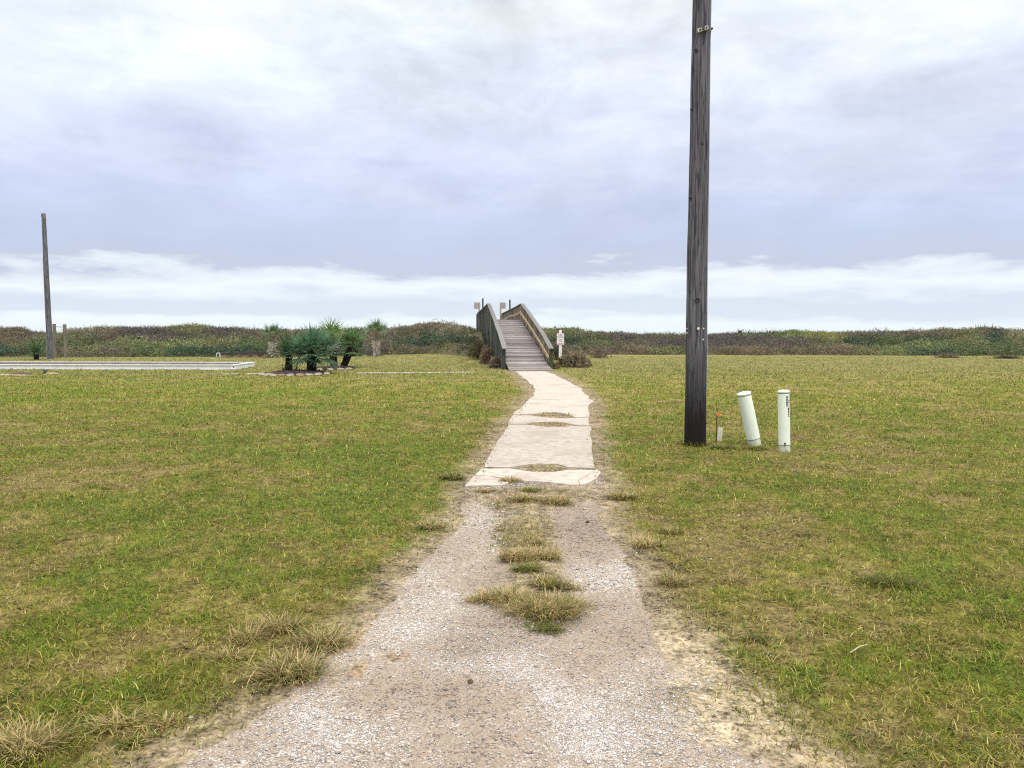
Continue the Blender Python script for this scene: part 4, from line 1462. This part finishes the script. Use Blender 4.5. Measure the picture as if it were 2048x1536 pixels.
# ---------------------------------------------------------------- no parking sign
p = G(1120.5, 727.5)
root = empty('no_parking_sign', p, 'small white and red no parking sign on a white square post by the bridge', 'sign')
k = p.y / F
ht = 63 * k
m = MB(); m.box((0, 0, ht / 2 - .1), (6 * k, 6 * k, ht + .2)); m.build('post', mat('white_post', [(.68, .66, .66), (.80, .78, .77)], nscale=6), root, bevel=.01)
m = MB(); m.box((0, 0, ht + .03), (5.6 * k, 5.6 * k, .12)); m.box((0, 0, ht + .1), (4 * k, 4 * k, .05)); m.build('post_cap', MATS['white_post'], root, bevel=.03)
pw, ph, pz = 14.8 * k, 22.5 * k, ht - 2.5 * k - 11.3 * k
m = MB(); m.box((0, -3 * k - .02, pz), (pw, .012, ph)); pl = m.build('plate', mat('sign_white', [(.76, .70, .73), (.80, .75, .78)], nscale=3, rough=.4, bump=0), root)
bv = pl.modifiers.new('b', 'BEVEL'); bv.width = .005
red = mat('sign_red', [(.52, .05, .09), (.60, .08, .12)], nscale=5, rough=.4, bump=0)
yf = -3 * k - .028
m = MB()
for (a, b, c, d) in ((-.47, .47, .475, .46), (-.47, .47, -.46, -.475), (-.47, -.455, -.475, .475), (.455, .47, -.475, .475)):
    m.add([(a * pw, yf - .001, c * ph), (b * pw, yf - .001, c * ph), (b * pw, yf - .001, d * ph), (a * pw, yf - .001, d * ph)] if True else [], [(0, 1, 2, 3)])
m.v = [(v[0], v[1], v[2] + pz) for v in m.v]
m.build('border', red, pl)
m = MB()
for txt, zc, sz in (('NO', .35, .16), ('PARKING', .17, .13), ('ANY', -.05, .11), ('TIME', -.19, .11)):
    vs_, fs = text_mesh(txt, sz * ph * 1.25, .0)
    wid = max(v.x for v in vs_) - min(v.x for v in vs_)
    s_ = min(1.0, .84 * pw / wid)
    m.add([(v.x * s_, yf - .002, v.y + pz + zc * ph) for v in vs_], fs)
m.build('lettering', red, pl)
m = MB()
az_ = pz - .37 * ph
m.add([(-.15 * pw, yf - .002, az_ - .012 * ph), (.15 * pw, yf - .002, az_ - .012 * ph), (.15 * pw, yf - .002, az_ + .012 * ph), (-.15 * pw, yf - .002, az_ + .012 * ph)], [(0, 1, 2, 3)])
for s_ in (-1, 1):
    m.add([(s_ * .3 * pw, yf - .002, az_), (s_ * .14 * pw, yf - .002, az_ - .045 * ph), (s_ * .14 * pw, yf - .002, az_ + .045 * ph)], [(0, 1, 2)])
m.build('arrow', red, pl)

# ---------------------------------------------------------------- far left pole and bar frame
lp = G(101, 717.5)
root = empty('timber_pole', lp, 'tall bare grey timber pole standing alone at the far left of the lawn', 'pole')
k = lp.y / F
m = MB()
Ht = P(90, 427, lp.y).z
n = 26
m.tube([(-.12 * (i / n), 0, -.3 + (Ht + .3) * i / n) for i in range(n + 1)], [.215 - .075 * i / n + random.uniform(-.003, .003) for i in range(n + 1)], 16)
m.build('shaft', pole_mat('grey_pole_wood', .35, .1, [(.08, .078, .085), (.14, .138, .15), (.20, .195, .21)]), root, smooth=True)
m = MB(); m.box((-.20, 0, Ht - .16), (.16, .1, .14)); m.build('top_bracket', MATS['dark_iron'], root)
m = MB(); m.tube([(-.225, -.03, -.1), (-.225, -.03, 1.9), (-.285, -.02, Ht * .7)], .022, 8); m.build('conduit', mat('pale_conduit', [(.45, .46, .42), (.55, .55, .5)], nscale=5), root)
fr = G(121, 715.5)
root = empty('pull_up_bar', fr, 'two round timber posts joined by a thin metal bar beside the left pole', 'pull-up bar')
k = fr.y / F
Hf = P(121, 649.5, fr.y).z
for dx, h_ in ((-10.3, Hf + .03), (10.5, Hf)):
    m = MB(); m.tube([(dx * k, 0, -.2), (dx * k, 0, h_ * .5), (dx * k, 0, h_)], [.135, .128, .125], 14)
    m.build('post', mat('round_post', [(.115, .105, .075), (.18, .155, .12), (.23, .19, .16)], (3, 3, .3), 5), root, smooth=False)
    m = MB(); m.tube([(dx * k, 0, h_), (dx * k, 0, h_ + .03)], [.14, .12], 14); m.build('post_cap', mat('post_end', [(.08, .055, .045), (.12, .08, .07)], nscale=9), root)
m = MB(); m.tube([(-10.3 * k, 0, Hf - .14), (10.5 * k, 0, Hf - .18)], .03, 8); m.build('bar', mat('bar_metal', [(.35, .33, .33), (.45, .43, .43)], nscale=9, metal=.3), root)
for dx in (-10.3, 10.5):
    m = MB(); a = Vector((dx * k, .02, Hf - 1.2)); b = a + Vector((-26 * k, .15, -25 * k))
    if dx < 0:
        b = a + Vector((-14 * k, .15, -14 * k))
    m.beam(a, b, .09, .09); m.build('brace', MATS['round_post'], root)

# ---------------------------------------------------------------- palms and cycads
def fan(mb, p, d, up, L, R_, n, col, fold=.25):
    """one palmate leaf: petiole then a fan of narrow segments"""
    d = Vector(d).normalized()
    c = tuple(q * .8 for q in col)
    hub = Vector(p) + d * L
    mb.beam(p, hub, .02, .015, col=(.14, .15, .06))
    sd_ = d.cross(Vector(up))
    if sd_.length < .05:
        sd_ = Vector((1, 0, 0))
    sd_.normalize()
    nn = sd_.cross(d).normalized()
    for i in range(n):
        a = (i / (n - 1) - .5) * R(235)
        v = random.uniform(.65, 1.4)
        dd = d * math.cos(a) + sd_ * math.sin(a) + nn * (fold * math.cos(a * .8) - .1)
        mb.blade(hub, dd, nn, R_ * random.uniform(.8, 1.08) * (1 - .25 * abs(a) / 2.05), .065, random.uniform(.1, .45), 3, tuple(q * v for q in col), .05)
def crown_fan(mb, c, n, L, R_, col, spread=1.5, nseg=13, lo=.0, up=1.0):
    for i in range(n):
        az = i * 2.399 + random.uniform(-.3, .3)
        el = (1 - (i + .5) / n * spread) * math.pi / 2 * up
        el += random.uniform(-.12, .12)
        d = Vector((math.cos(az) * math.cos(el), math.sin(az) * math.cos(el), math.sin(el)))
        v = random.uniform(.75, 1.25)
        fan(mb, c, d, (0, 0, 1), L * random.uniform(.75, 1.15), R_ * random.uniform(.85, 1.1), nseg, tuple(q * v for q in col))
def shaggy_trunk(mb, a, b, r0, r1, col, n=130, ln=.14):
    a, b = Vector(a), Vector(b)
    mb.tube([a, a.lerp(b, .3), a.lerp(b, .7), b], [r0 * .85, r0 * .8, r1 * .8, r1 * .7], 12, col)
    for i in range(n):
        t = random.random()
        c = a.lerp(b, t)
        az = random.uniform(0, 6.283)
        rr = (r0 + (r1 - r0) * t) * .75
        o_ = Vector((math.cos(az), math.sin(az), 0))
        v = random.uniform(.5, 2.0)
        mb.blade(c + o_ * rr, o_ * .8 + Vector((0, 0, random.uniform(.2, 1.0))), o_, ln * random.uniform(.6, 1.2), .05, .1, 2, tuple(q * v for q in col), .3)
TRK = (.030, .022, .020)
palmg = mat('palm_fronds', [(.8, .8, .8), (1.15, 1.15, 1.15)], nscale=5, rough=.5, bump=0, attr='col', spec=.3)
leafy(palmg)
trunkm = mat('palm_trunk_fibre', [(.6, .6, .6), (1.3, 1.3, 1.3)], nscale=12, rough=.95, bump=.4, attr='col')
GRP = 'palms planted in the mulched beds'
# cycad in the front bed
def cycad(base, th, tr, fl, n, label, grp, name='sago_palm', lean=(0, 0)):
    root = empty(name, base, label, 'cycad', grp)
    m = MB()
    top = Vector((lean[0], lean[1], th))
    shaggy_trunk(m, (0, 0, -.05), top, tr, tr * .9, TRK, 120, .10)
    m.build('trunk', trunkm, root, colors=True)
    m = MB()
    for i in range(n):
        az = i * 2.399
        el = R(78) - (i / n) * R(62)
        d = Vector((math.cos(az) * math.cos(el), math.sin(az) * math.cos(el), math.sin(el)))
        q = top.copy()
        L = fl * random.uniform(.85, 1.1)
        sg = 18
        v0 = random.uniform(.7, 1.25)
        for s_ in range(sg):
            d = (d + Vector((0, 0, -1)) * (.05 + .025 * s_ / sg)).normalized()
            q2 = q + d * (L / sg)
            mb_col = (.075 * v0, .140 * v0, .062 * v0)
            m.beam(q, q2, .014, .012, col=(.09, .11, .04))
            sd_ = d.cross(Vector((0, 0, 1)))
            if sd_.length < .05: sd_ = Vector((1, 0, 0))
            sd_.normalize()
            nn = sd_.cross(d)
            ll = .15 * math.sin(math.pi * min(1, (s_ + 2) / (sg + 1))) + .03
            for sgn in (-1, 1):
                for h_ in (0, .5):
                    v = random.uniform(.7, 1.35)
                    m.blade(q.lerp(q2, h_), sd_ * sgn + d * .55 + nn * .35, nn, ll, .020, .15, 1, tuple(c * v for c in mb_col), .2)
            q = q2
    m.build('fronds', palmg, root, colors=True)
    return root
ca = G(578, 745)
cycad(ca, .82, .21, 1.2, 60, 'sago palm with stout dark trunk and arching feathery fronds, left of the front bed', GRP)
cycad(G(73, 719.5), .40, .20, 1.25, 38, 'low dark sago palm in front of the far left dune, beside the tall pole', None)
def fanpalm(base, tops, crowns, label, grp=GRP, tr=(.2, .16), col=(.060, .105, .045), dead=0, name='fan_palm', cat='palm', shag=130):
    root = empty(name, base, label, cat, grp)
    for (x, y, z) in tops:
        m = MB()
        shaggy_trunk(m, (x * .15, y * .15, -.05), (x, y, z), tr[0], tr[1], TRK, shag, .12)
        m.build('trunk', trunkm, root, colors=True)
    m = MB()
    for (x, y, z, n, L, R_, sp) in crowns:
        crown_fan(m, Vector((x, y, z)), n, L, R_, col, sp)
    m.build('crown', palmg, root, colors=True)
    if dead:
        m = MB()
        for (x, y, z, *_r) in crowns:
            for i in range(dead):
                az = random.uniform(0, 6.28)
                fan(m, (x, y, z - .1), (math.cos(az), math.sin(az), -.7), (0, 0, 1), .35, .4, 12, (.17, .115, .065))
        m.build('dead_fronds', palmg, root, colors=True)
    return root
pc = G(622, 747)
kc = F / pc.y
fanpalm(pc, [(-.02, 0, .95), (.10, .1, .9)], [(0.02, 0, .98, 32, .58, .74, 1.5), (-.45, .1, .78, 18, .45, .62, 1.5), (.50, .1, .92, 20, .52, .68, 1.45)],
        'big bushy blue-green fan palm with shaggy dark trunks in the front bed', col=(.115, .215, .125), shag=170, tr=(.22, .17))
pd = G(669, 735.5)
fanpalm(pd, [(-.12, 0, 1.55)], [(-.18, 0, 1.32, 22, .70, .80, 1.2)], 'tallest light green fan palm rising straight behind the bushy front one', col=(.17, .26, .10), dead=7, tr=(.25, .2))
pe = G(683, 734.5)
fanpalm(pe, [(.52, .0, 1.05)], [(.60, 0, 1.02, 26, .62, .76, 1.35)], 'fan palm with thick dark trunk leaning to the right in the second bed', col=(.12, .215, .085), tr=(.22, .26))
pf = G(708, 713.5)
fanpalm(pf, [(-.15, 0, .9), (.25, 0, .9)], [(.15, 0, 1.2, 26, .5, .75, 1.6)], 'farther fan palm partly hidden behind the leaning one, at the dune edge', col=(.10, .18, .07), tr=(.22, .2))
def booted_palm(px, py, crown_py, ncr, rr, label, col, grp, skew=0, h_boot=.95):
    b = G(px, py)
    k = b.y / F
    root = empty('cabbage_palm', b, label, 'palm', grp)
    zc = (py - crown_py) * k
    m = MB()
    m.tube([(0, 0, -.05), (skew * .5, 0, zc * .5), (skew, 0, zc)], [.14, .15, .10], 10, (.10, .085, .075))
    m.build('trunk', trunkm, root, colors=True)
    m = MB()
    for i in range(90):
        t = (i / 90) ** .9
        z = t * zc * h_boot * .62 + .02
        az = i * 2.399
        o_ = Vector((math.cos(az), math.sin(az), 0))
        t2 = Vector((-o_.y, o_.x, 0)) * random.choice((-1, 1))
        v = random.uniform(.7, 1.2)
        m.blade(Vector((skew * t * .5, 0, z)) + o_ * .13, o_ * .75 + t2 * .35 + Vector((0, 0, 1.0)), o_, random.uniform(.3, .42), .085, -.1, 3, (.74 * v, .68 * v, .62 * v), .5)
    m.build('leaf_bases', trunkm, root, colors=True)
    m = MB()
    crown_fan(m, Vector((skew, 0, zc - .25)), ncr, .62 * rr, .46 * rr, col, .78, 15)
    m.build('crown', palmg, root, colors=True)
booted_palm(543, 715.5, 672, 11, 1.4, 'young palm with pale crisscross leaf bases and sparse wind-thinned crown beside the low brick wall', (.12, .19, .10), None, .2)
booted_palm(753, 714.8, 669, 13, 1.6, 'young palm with pale crisscross leaf bases and full spiky crown, standing apart near the dune', (.12, .20, .10), None, 0)

# mulch beds and their stone rims
mulchm = mat('dark_mulch', [(.018, .012, .014), (.045, .032, .03), (.075, .055, .045)], nscale=22, bump=1.0, rough=.95)
def bed(c, rx, ry, name_label, zc=.10):
    m = MB()
    rings, seg = 7, 44
    vs_, fs = [(c.x, c.y, zc)], []
    for r_ in range(1, rings + 1):
        for k in range(seg):
            a = 2 * math.pi * k / seg
            t = r_ / rings
            w_ = 1 + .07 * math.sin(3 * a + c.x) + .04 * math.sin(7 * a)
            vs_.append((c.x + rx * t * w_ * math.cos(a), c.y + ry * t * w_ * math.sin(a), zc * (1 - t ** 2.5) + (-.02 if r_ == rings else random.uniform(0, .03))))
    for k in range(seg):
        fs.append((0, 1 + k, 1 + (k + 1) % seg))
        for r_ in range(rings - 1):
            a0 = 1 + r_ * seg
            fs.append((a0 + k, a0 + seg + k, a0 + seg + (k + 1) % seg, a0 + (k + 1) % seg))
    m.add(vs_, fs)
    # bark chips
    for i in range(500):
        a, t = random.uniform(0, 6.28), math.sqrt(random.random()) * .95
        x, y = c.x + rx * t * math.cos(a), c.y + ry * t * math.sin(a)
        m.blade((x, y, zc * (1 - t ** 2.5) + .02), (random.uniform(-1, 1), random.uniform(-1, 1), random.uniform(-.1, .5)), (0, 0, 1), .09, .04, .1, 1, None, .7)
    o = m.build('mulch_bed', mulchm, None, smooth=True, loc=(c.x, c.y, 0))
    tag(o, name_label, 'flower bed')
bed(bedA, 1.45, 2.1, 'dark mulch bed under the bushy palm and sago, nearest the camera', .13)
bed(bedB, 1.15, 1.8, 'dark mulch bed around the two palms behind the front bed', .10)
bed(bedC, 2.3, 1.0, 'dark mulch bed around the palm standing apart near the dune', .08)
ORD = ['first', 'second', 'third', 'fourth', 'fifth', 'sixth', 'seventh', 'eighth', 'ninth', 'tenth', 'eleventh', 'twelfth']
stm = mat('flagstone', [(.16, .135, .10), (.27, .23, .18), (.36, .31, .25)], nscale=5, bump=.3, attr='col', rough=.9)
def stones(c, rx, ry, angs, sz, where, grp, tints=None):
    for i, a in enumerate(angs):
        a = R(a)
        L, W, T_ = sz * random.uniform(.8, 1.25), sz * random.uniform(.5, .7), .055
        p = Vector((c.x + rx * math.cos(a), c.y + ry * math.sin(a), .05))
        bm = bmesh.new()
        n = 7
        ring = []
        for k in range(n):
            t = 2 * math.pi * k / n + random.uniform(-.25, .25)
            ring.append((math.cos(t) * L / 2 * random.uniform(.85, 1.1), math.sin(t) * W / 2 * random.uniform(.85, 1.1)))
        lo = [bm.verts.new((x, y, -T_ / 2)) for x, y in ring]
        hi = [bm.verts.new((x * .93, y * .93, T_ / 2 + random.uniform(-.006, .006))) for x, y in ring]
        bm.faces.new(list(reversed(lo))); bm.faces.new(hi)
        for k in range(n):
            bm.faces.new((lo[k], lo[(k + 1) % n], hi[(k + 1) % n], hi[k]))
        me = bpy.data.meshes.new('edging_stone')
        bm.to_mesh(me)
        at = me.color_attributes.new('col', 'FLOAT_COLOR', 'POINT')
        tn = (tints or {}).get(i, (random.uniform(.95, 1.15),) * 3)
        arr = np.ones((len(me.vertices), 4), np.float32); arr[:, :3] = tn
        at.data.foreach_set('color', arr.ravel())
        bm.free()
        me.materials.append(stm)
        o = bpy.data.objects.new('edging_stone', me)
        COL.objects.link(o)
        o.location = p
        o.rotation_euler = (R(random.uniform(20, 38)), R(random.uniform(-8, 8)), a + math.pi / 2 if abs(math.sin(a)) < .5 else random.uniform(-.25, .25))
        col_ = 'reddish flat' if i in (tints or {}) else 'pale flat'
        tag(o, f'{col_} edging stone, {ORD[i]} from the left {where}', 'edging stone', grp)
stones(bedA, 1.5, 2.15, [182, 198, 212, 225, 238, 251, 265, 279, 293, 307, 322, 340], .36, 'along the front bed', 'stones edging the front bed', {6: (1.0, .72, .6), 8: (1.0, .75, .6)})
stones(bedB, 1.2, 1.85, [232, 258, 282, 304, 325], .34, 'along the second bed', 'stones edging the second bed')
stones(bedC, 2.35, 1.05, [205, 225, 243, 262, 283, 303, 322], .5, 'along the farthest bed', 'stones edging the farthest bed')
# weeds beside the cycad
def small_weed(px, py, label):
    p = G(px, py)
    root = empty('weed', p, label, 'weed')
    m = MB()
    for i in range(5):
        a = i * 1.3
        m.tube([(0, 0, -.02), (math.cos(a) * .03, math.sin(a) * .03, .15), (math.cos(a) * .08, math.sin(a) * .08, .28)], [.012, .01, .006], 5, (.06, .05, .03))
    m.build('stem', trunkm, root, colors=True)
    m = MB()
    for i in range(46):
        a = random.uniform(0, 6.28); r_ = random.uniform(.02, .14)
        m.blade((math.cos(a) * r_, math.sin(a) * r_, random.uniform(.12, .36)), (math.cos(a), math.sin(a), random.uniform(-.2, .8)), (0, 0, 1), .10, .045, .3, 2, (.045, .065, .03), .2)
    m.build('leaves', palmg, root, colors=True)
small_weed(567, 745.5, 'small dark weed left of the sago trunk')
small_weed(592, 744, 'small dark weed right of the sago trunk')

# ---------------------------------------------------------------- long white raised bed
c1_, c2_ = G(467, 739.5), G(507, 733.2)
dd = (c2_ - c1_)
c4_ = G(-260, 738.0)
c3_ = c4_ + dd
wb = empty('raised_bed', c1_, 'long low white-boarded raised bed with dark soil at the left of the lawn', 'raised bed')
whb = mat('white_boards', [(.70, .71, .72), (.79, .79, .79), (.82, .82, .82)], (1, 1, 1), 3, rough=.6, bump=.05)
def loc(v): return Vector(v) - c1_
HB = .225
fd = (c4_ - c1_)
joints = [0, .236, .478, .72, 1]
for a, b in zip(joints, joints[1:]):
    m = MB(); m.beam(loc(c1_ + fd * (a + .0004)) + Vector((0, 0, HB / 2 - .02)), loc(c1_ + fd * (b - .0004)) + Vector((0, 0, HB / 2 - .02)), .04, HB); m.build('side_board', whb, wb)
m = MB(); m.beam(loc(c1_) + Vector((.03, .04, HB / 2 - .02)), loc(c2_) + Vector((.03, 0, HB / 2 - .02)), .04, HB); m.build('side_board', whb, wb)
m = MB(); m.beam(loc(c2_) + Vector((0, 0, HB / 2 - .02)), loc(c3_) + Vector((0, 0, HB / 2 - .02)), .04, HB); m.build('side_board', whb, wb)
for a, b in ((c1_, c4_), (c1_, c2_), (c2_, c3_)):
    d_ = (b - a).normalized()
    z_ = HB + .004
    m = MB(); m.beam(loc(a) + Vector((0, 0, z_)) - d_ * (.06 if a is c1_ and b is c4_ else -.082), loc(b) + Vector((0, 0, z_)) + d_ * (.0 if b is not c2_ else .08), .16, .035)
    m.build('cap_board', mat('white_cap', [(.76, .77, .79), (.82, .82, .82)], nscale=2, rough=.5, bump=0), wb, bevel=.004)
m = MB(); m.box(tuple(loc(c1_) + Vector((-.02, -.035, .05))), (.35, .03, .06)); m.build('corner_plate', whb, wb)
m = MB()
gx, gy = 90, 10
vs_ = []
for j in range(gy + 1):
    for i in range(gx + 1):
        q = c1_ + fd * (i / gx) + dd * (j / gy)
        vs_.append(loc(q) + Vector((0, 0, .17 + random.uniform(-.012, .03))))
m.add(vs_, [(j * (gx + 1) + i, j * (gx + 1) + i + 1, (j + 1) * (gx + 1) + i + 1, (j + 1) * (gx + 1) + i) for j in range(gy) for i in range(gx)])
m.build('soil', mat('bed_soil', [(.05, .03, .03), (.11, .07, .065), (.22, .17, .15)], nscale=3, bump=.8), wb)

# spigot, plank and dirt by the raised bed
p = G(90, 748.5)
root = empty('sprinkler_riser', p, 'small grey metal riser with a flared top in front of the raised bed', 'sprinkler')
m = MB(); m.tube([(0, 0, -.02), (0, 0, .08)], [.045, .04], 10); m.build('pipe', MATS['dark_iron'], root)
m = MB(); m.tube([(0, 0, .08), (0, 0, .13), (0, 0, .19), (0, 0, .215)], [.05, .075, .10, .10], 12); m.build('head', mat('grey_metal', [(.13, .13, .13), (.22, .22, .22)], nscale=12, rough=.6), root)
for px, py, w_, lab, col, nm, cat in ((40, 749, .45, 'brown clump of upturned dirt left of the grey riser', (.13, .07, .045), 'dirt_mound', 'dirt'), (103, 749.3, .3, 'pale straw-coloured clump right of the grey riser', (.42, .33, .18), 'straw_clump', 'straw')):
    p = G(px, py)
    bm = bmesh.new(); bmesh.ops.create_icosphere(bm, subdivisions=3, radius=1)
    for v in bm.verts:
        v.co *= random.uniform(.85, 1.1)
        v.co = Vector((v.co.x * w_, v.co.y * w_ * .7, v.co.z * .085))
    me = bpy.data.meshes.new(nm); bm.to_mesh(me); bm.free()
    me.materials.append(mat(nm + '_earth', [tuple(c * .6 for c in col), col], nscale=16, bump=1))
    o = bpy.data.objects.new(nm, me); COL.objects.link(o); o.location = (p.x, p.y, .01)
    tag(o, lab, cat)
m = MB(); a, b = G(27, 751, .03), G(61, 751, .03)
m.beam(a, b, .14, .035); tag(m.build('plank', mat('pale_plank', [(.45, .37, .24), (.55, .46, .31)], nscale=6)), 'short pale plank lying in the grass before the brown dirt clump', 'plank')

# ---------------------------------------------------------------- low brick wall, hoop, columns
def brickwall(x0, x1, yb, ytop, label, capc=(.05, .045, .05)):
    a, b = G(x0, yb), G(x1, yb)
    k = a.y / F
    root = empty('brick_wall', a, label, 'low wall', 'low brick wall pieces beside the palm')
    L = (b - a).length
    H_ = (yb - ytop) * k
    m = MB()
    nC = 3
    bh = H_ * .62 / nC
    for r_ in range(nC):
        x = -(r_ % 2) * .17
        while x < L:
            x1_ = min(x + .33, L)
            x0_ = max(x, 0)
            v = random.uniform(.55, 1.2)
            if x1_ - x0_ > .04 and random.random() > .05:
                m.box(((x0_ + x1_) / 2, 0, bh * (r_ + .5)), (x1_ - x0_ - .012, .26, bh - .012), col=(.30 * v, .21 * v, .155 * v))
            x += .34
    m.build('block_courses', trunkm, root, colors=True)
    m = MB(); m.box((L / 2, 0, H_ * .31), (L - .02, .2, H_ * .6)); m.build('mortar', mat('mortar', [(.05, .04, .035), (.09, .07, .06)], nscale=10), root)
    m = MB(); m.box((L / 2, 0, H_ * .8), (L + .06, .36, H_ * .34), jit=.012); m.build('cap', mat('dark_cap', [(.03, .028, .03), (.075, .07, .072)], nscale=7), root, bevel=.01)
brickwall(439, 460, 715, 704.5, 'short piece of low brick wall with dark cap, next to the white hoop')
brickwall(468, 541, 715, 703.8, 'longer piece of low brick wall with dark cap, running toward the palm')
p = G(433, 716.5)
k = p.y / F
m = MB()
pts = [(0, 0, -.03), (0, 0, .30), (.03, 0, .36), (.10, 0, .39), (.2, 0, .385), (.26, 0, .34), (.27, 0, .2), (.27, 0, -.03)]
m.tube([(0, 0, -.03)] + pts[1:], .028, 8)
o = m.build('pipe_hoop', mat('white_pipe', [(.62, .66, .62), (.75, .78, .75)], nscale=9), None, smooth=True); o.location = p
tag(o, 'small bent white pipe at the left end of the brick wall', 'pipe')
m = MB(); a, b = G(423, 717, .02), G(432, 717, .02); m.beam(a, b, .3, .03)
tag(m.build('paving_slab', mat('pale_paver', [(.5, .48, .42), (.6, .58, .52)], nscale=9)), 'pale flat paver in the grass left of the bent pipe', 'paver')
def column(px, yb, yt, wpx, label):
    p = G(px, yb)
    k = p.y / F
    root = empty('stone_column', p, label, 'stone column')
    H_, W_ = (yb - yt) * k, wpx * k
    m = MB()
    z = 0
    while z < H_ - .1:
        h_ = random.uniform(.12, .2)
        x = -W_ / 2
        while x < W_ / 2 - .05:
            w_ = min(random.uniform(.14, .3), W_ / 2 - x)
            c = random.choice([(.42, .34, .24), (.38, .30, .22), (.20, .10, .075), (.16, .085, .065), (.34, .28, .22)])
            m.box((x + w_ / 2, 0, z + h_ / 2), (w_ - .012, W_ * .8 + random.uniform(-.04, .04), h_ - .012), col=c, jit=.01)
            x += w_
        z += h_
    m.build('stonework', trunkm, root, colors=True)
    m = MB(); m.box((0, 0, H_ - .04), (W_ * 1.15, W_ * .95, .12), jit=.015, col=(.33, .27, .2)); m.build('capstone', trunkm, root, colors=True)
    m = MB(); m.box((0, 0, (H_ - .1) / 2), (W_ * .9, W_ * .6, H_ - .12)); m.build('core', MATS['mortar'], root)
column(552, 715, 669, 14, 'rough column of pale and red stones behind the palm with sparse crown')
column(586, 714.8, 673, 9, 'smaller pale and red stone column partly hidden by the bushy palm')
p = G(611.5, 714.8)
root = empty('garden_post', p, 'thin post with white rounded top seen through the bushy palm', 'post')
k = p.y / F
m = MB(); m.tube([(0, 0, -.05), (0, 0, 28 * k)], .05, 8); m.build('shaft', mat('dull_post', [(.2, .18, .15), (.3, .27, .23)], nscale=9), root)
m = MB(); m.tube([(0, 0, 28 * k), (0, 0, 29.5 * k), (0, 0, 33 * k), (0, 0, 36 * k), (0, 0, 37 * k)], [.06, .10, .12, .09, .03], 12); m.build('top', mat('white_top', [(.72, .72, .72), (.8, .8, .8)], nscale=9), root, smooth=True)

# ---------------------------------------------------------------- things on and before the right dune
yb = float(dune_base(np.array([21.5]))[0]) + CREST
p = P(1481, 669, yb)
zt = P(1481, 660.3, yb).z
root = empty('wooden_frame', p, 'small pale box-like wooden frame on the dune crest right of the big pole', 'wooden frame')
h_ = zt - p.z
m = MB()
for s_ in (-1, 1):
    m.box((s_ * .24, 0, h_ / 2), (.07 if s_ < 0 else .05, .07, h_ + .3), col=(.33, .29, .24))
m.build('uprights', trunkm, root, colors=True)
m = MB(); m.box((0, 0, h_ - .03), (.62, .1, .09), col=(.42, .38, .33)); m.build('crossbar', trunkm, root, colors=True)
m = MB(); m.box((-.05, .06, h_ / 2), (.4, .02, h_ * .75), col=(.20, .17, .15)); m.build('panel', trunkm, root, colors=True)
def brush(px, py, wpx, hpx, n, cols, label):
    p = G(px, py)
    k = p.y / F
    m = MB()
    for i in range(n):
        x = random.gauss(0, .36) * wpx * k
        h_ = max(.02, hpx * k * math.exp(-(x / (wpx * k * .55)) ** 2) * random.random())
        c = random.choice(cols)
        v = random.uniform(.7, 1.3)
        m.blade((x, random.gauss(0, .3), h_ * .6), (random.uniform(-1, 1), random.uniform(-1, 1), random.uniform(-.1, .9)), (0, 0, 1), random.uniform(.2, .5), .035, .5, 3, tuple(q * v for q in c), .2)
    o = m.build('brush_pile', veg, None, colors=True)
    o.location = p
    tag(o, label, 'brush pile')
brush(1895, 715.5, 26, 7, 900, [(.20, .145, .10), (.26, .19, .13), (.12, .09, .06)], 'small reddish brown heap of cut grass at the far right lawn edge')
brush(2012, 717, 34, 2.5, 900, [(.07, .06, .05), (.12, .09, .06), (.09, .11, .04)], 'low dark line of cut brush beyond the right-hand heap')
lump('white_stone', 852, 712, .09, (.7, .68, .62), 'tiny white stone at the dune edge left of the bridge', 'stone', .6)
print('objects', len(bpy.data.objects))
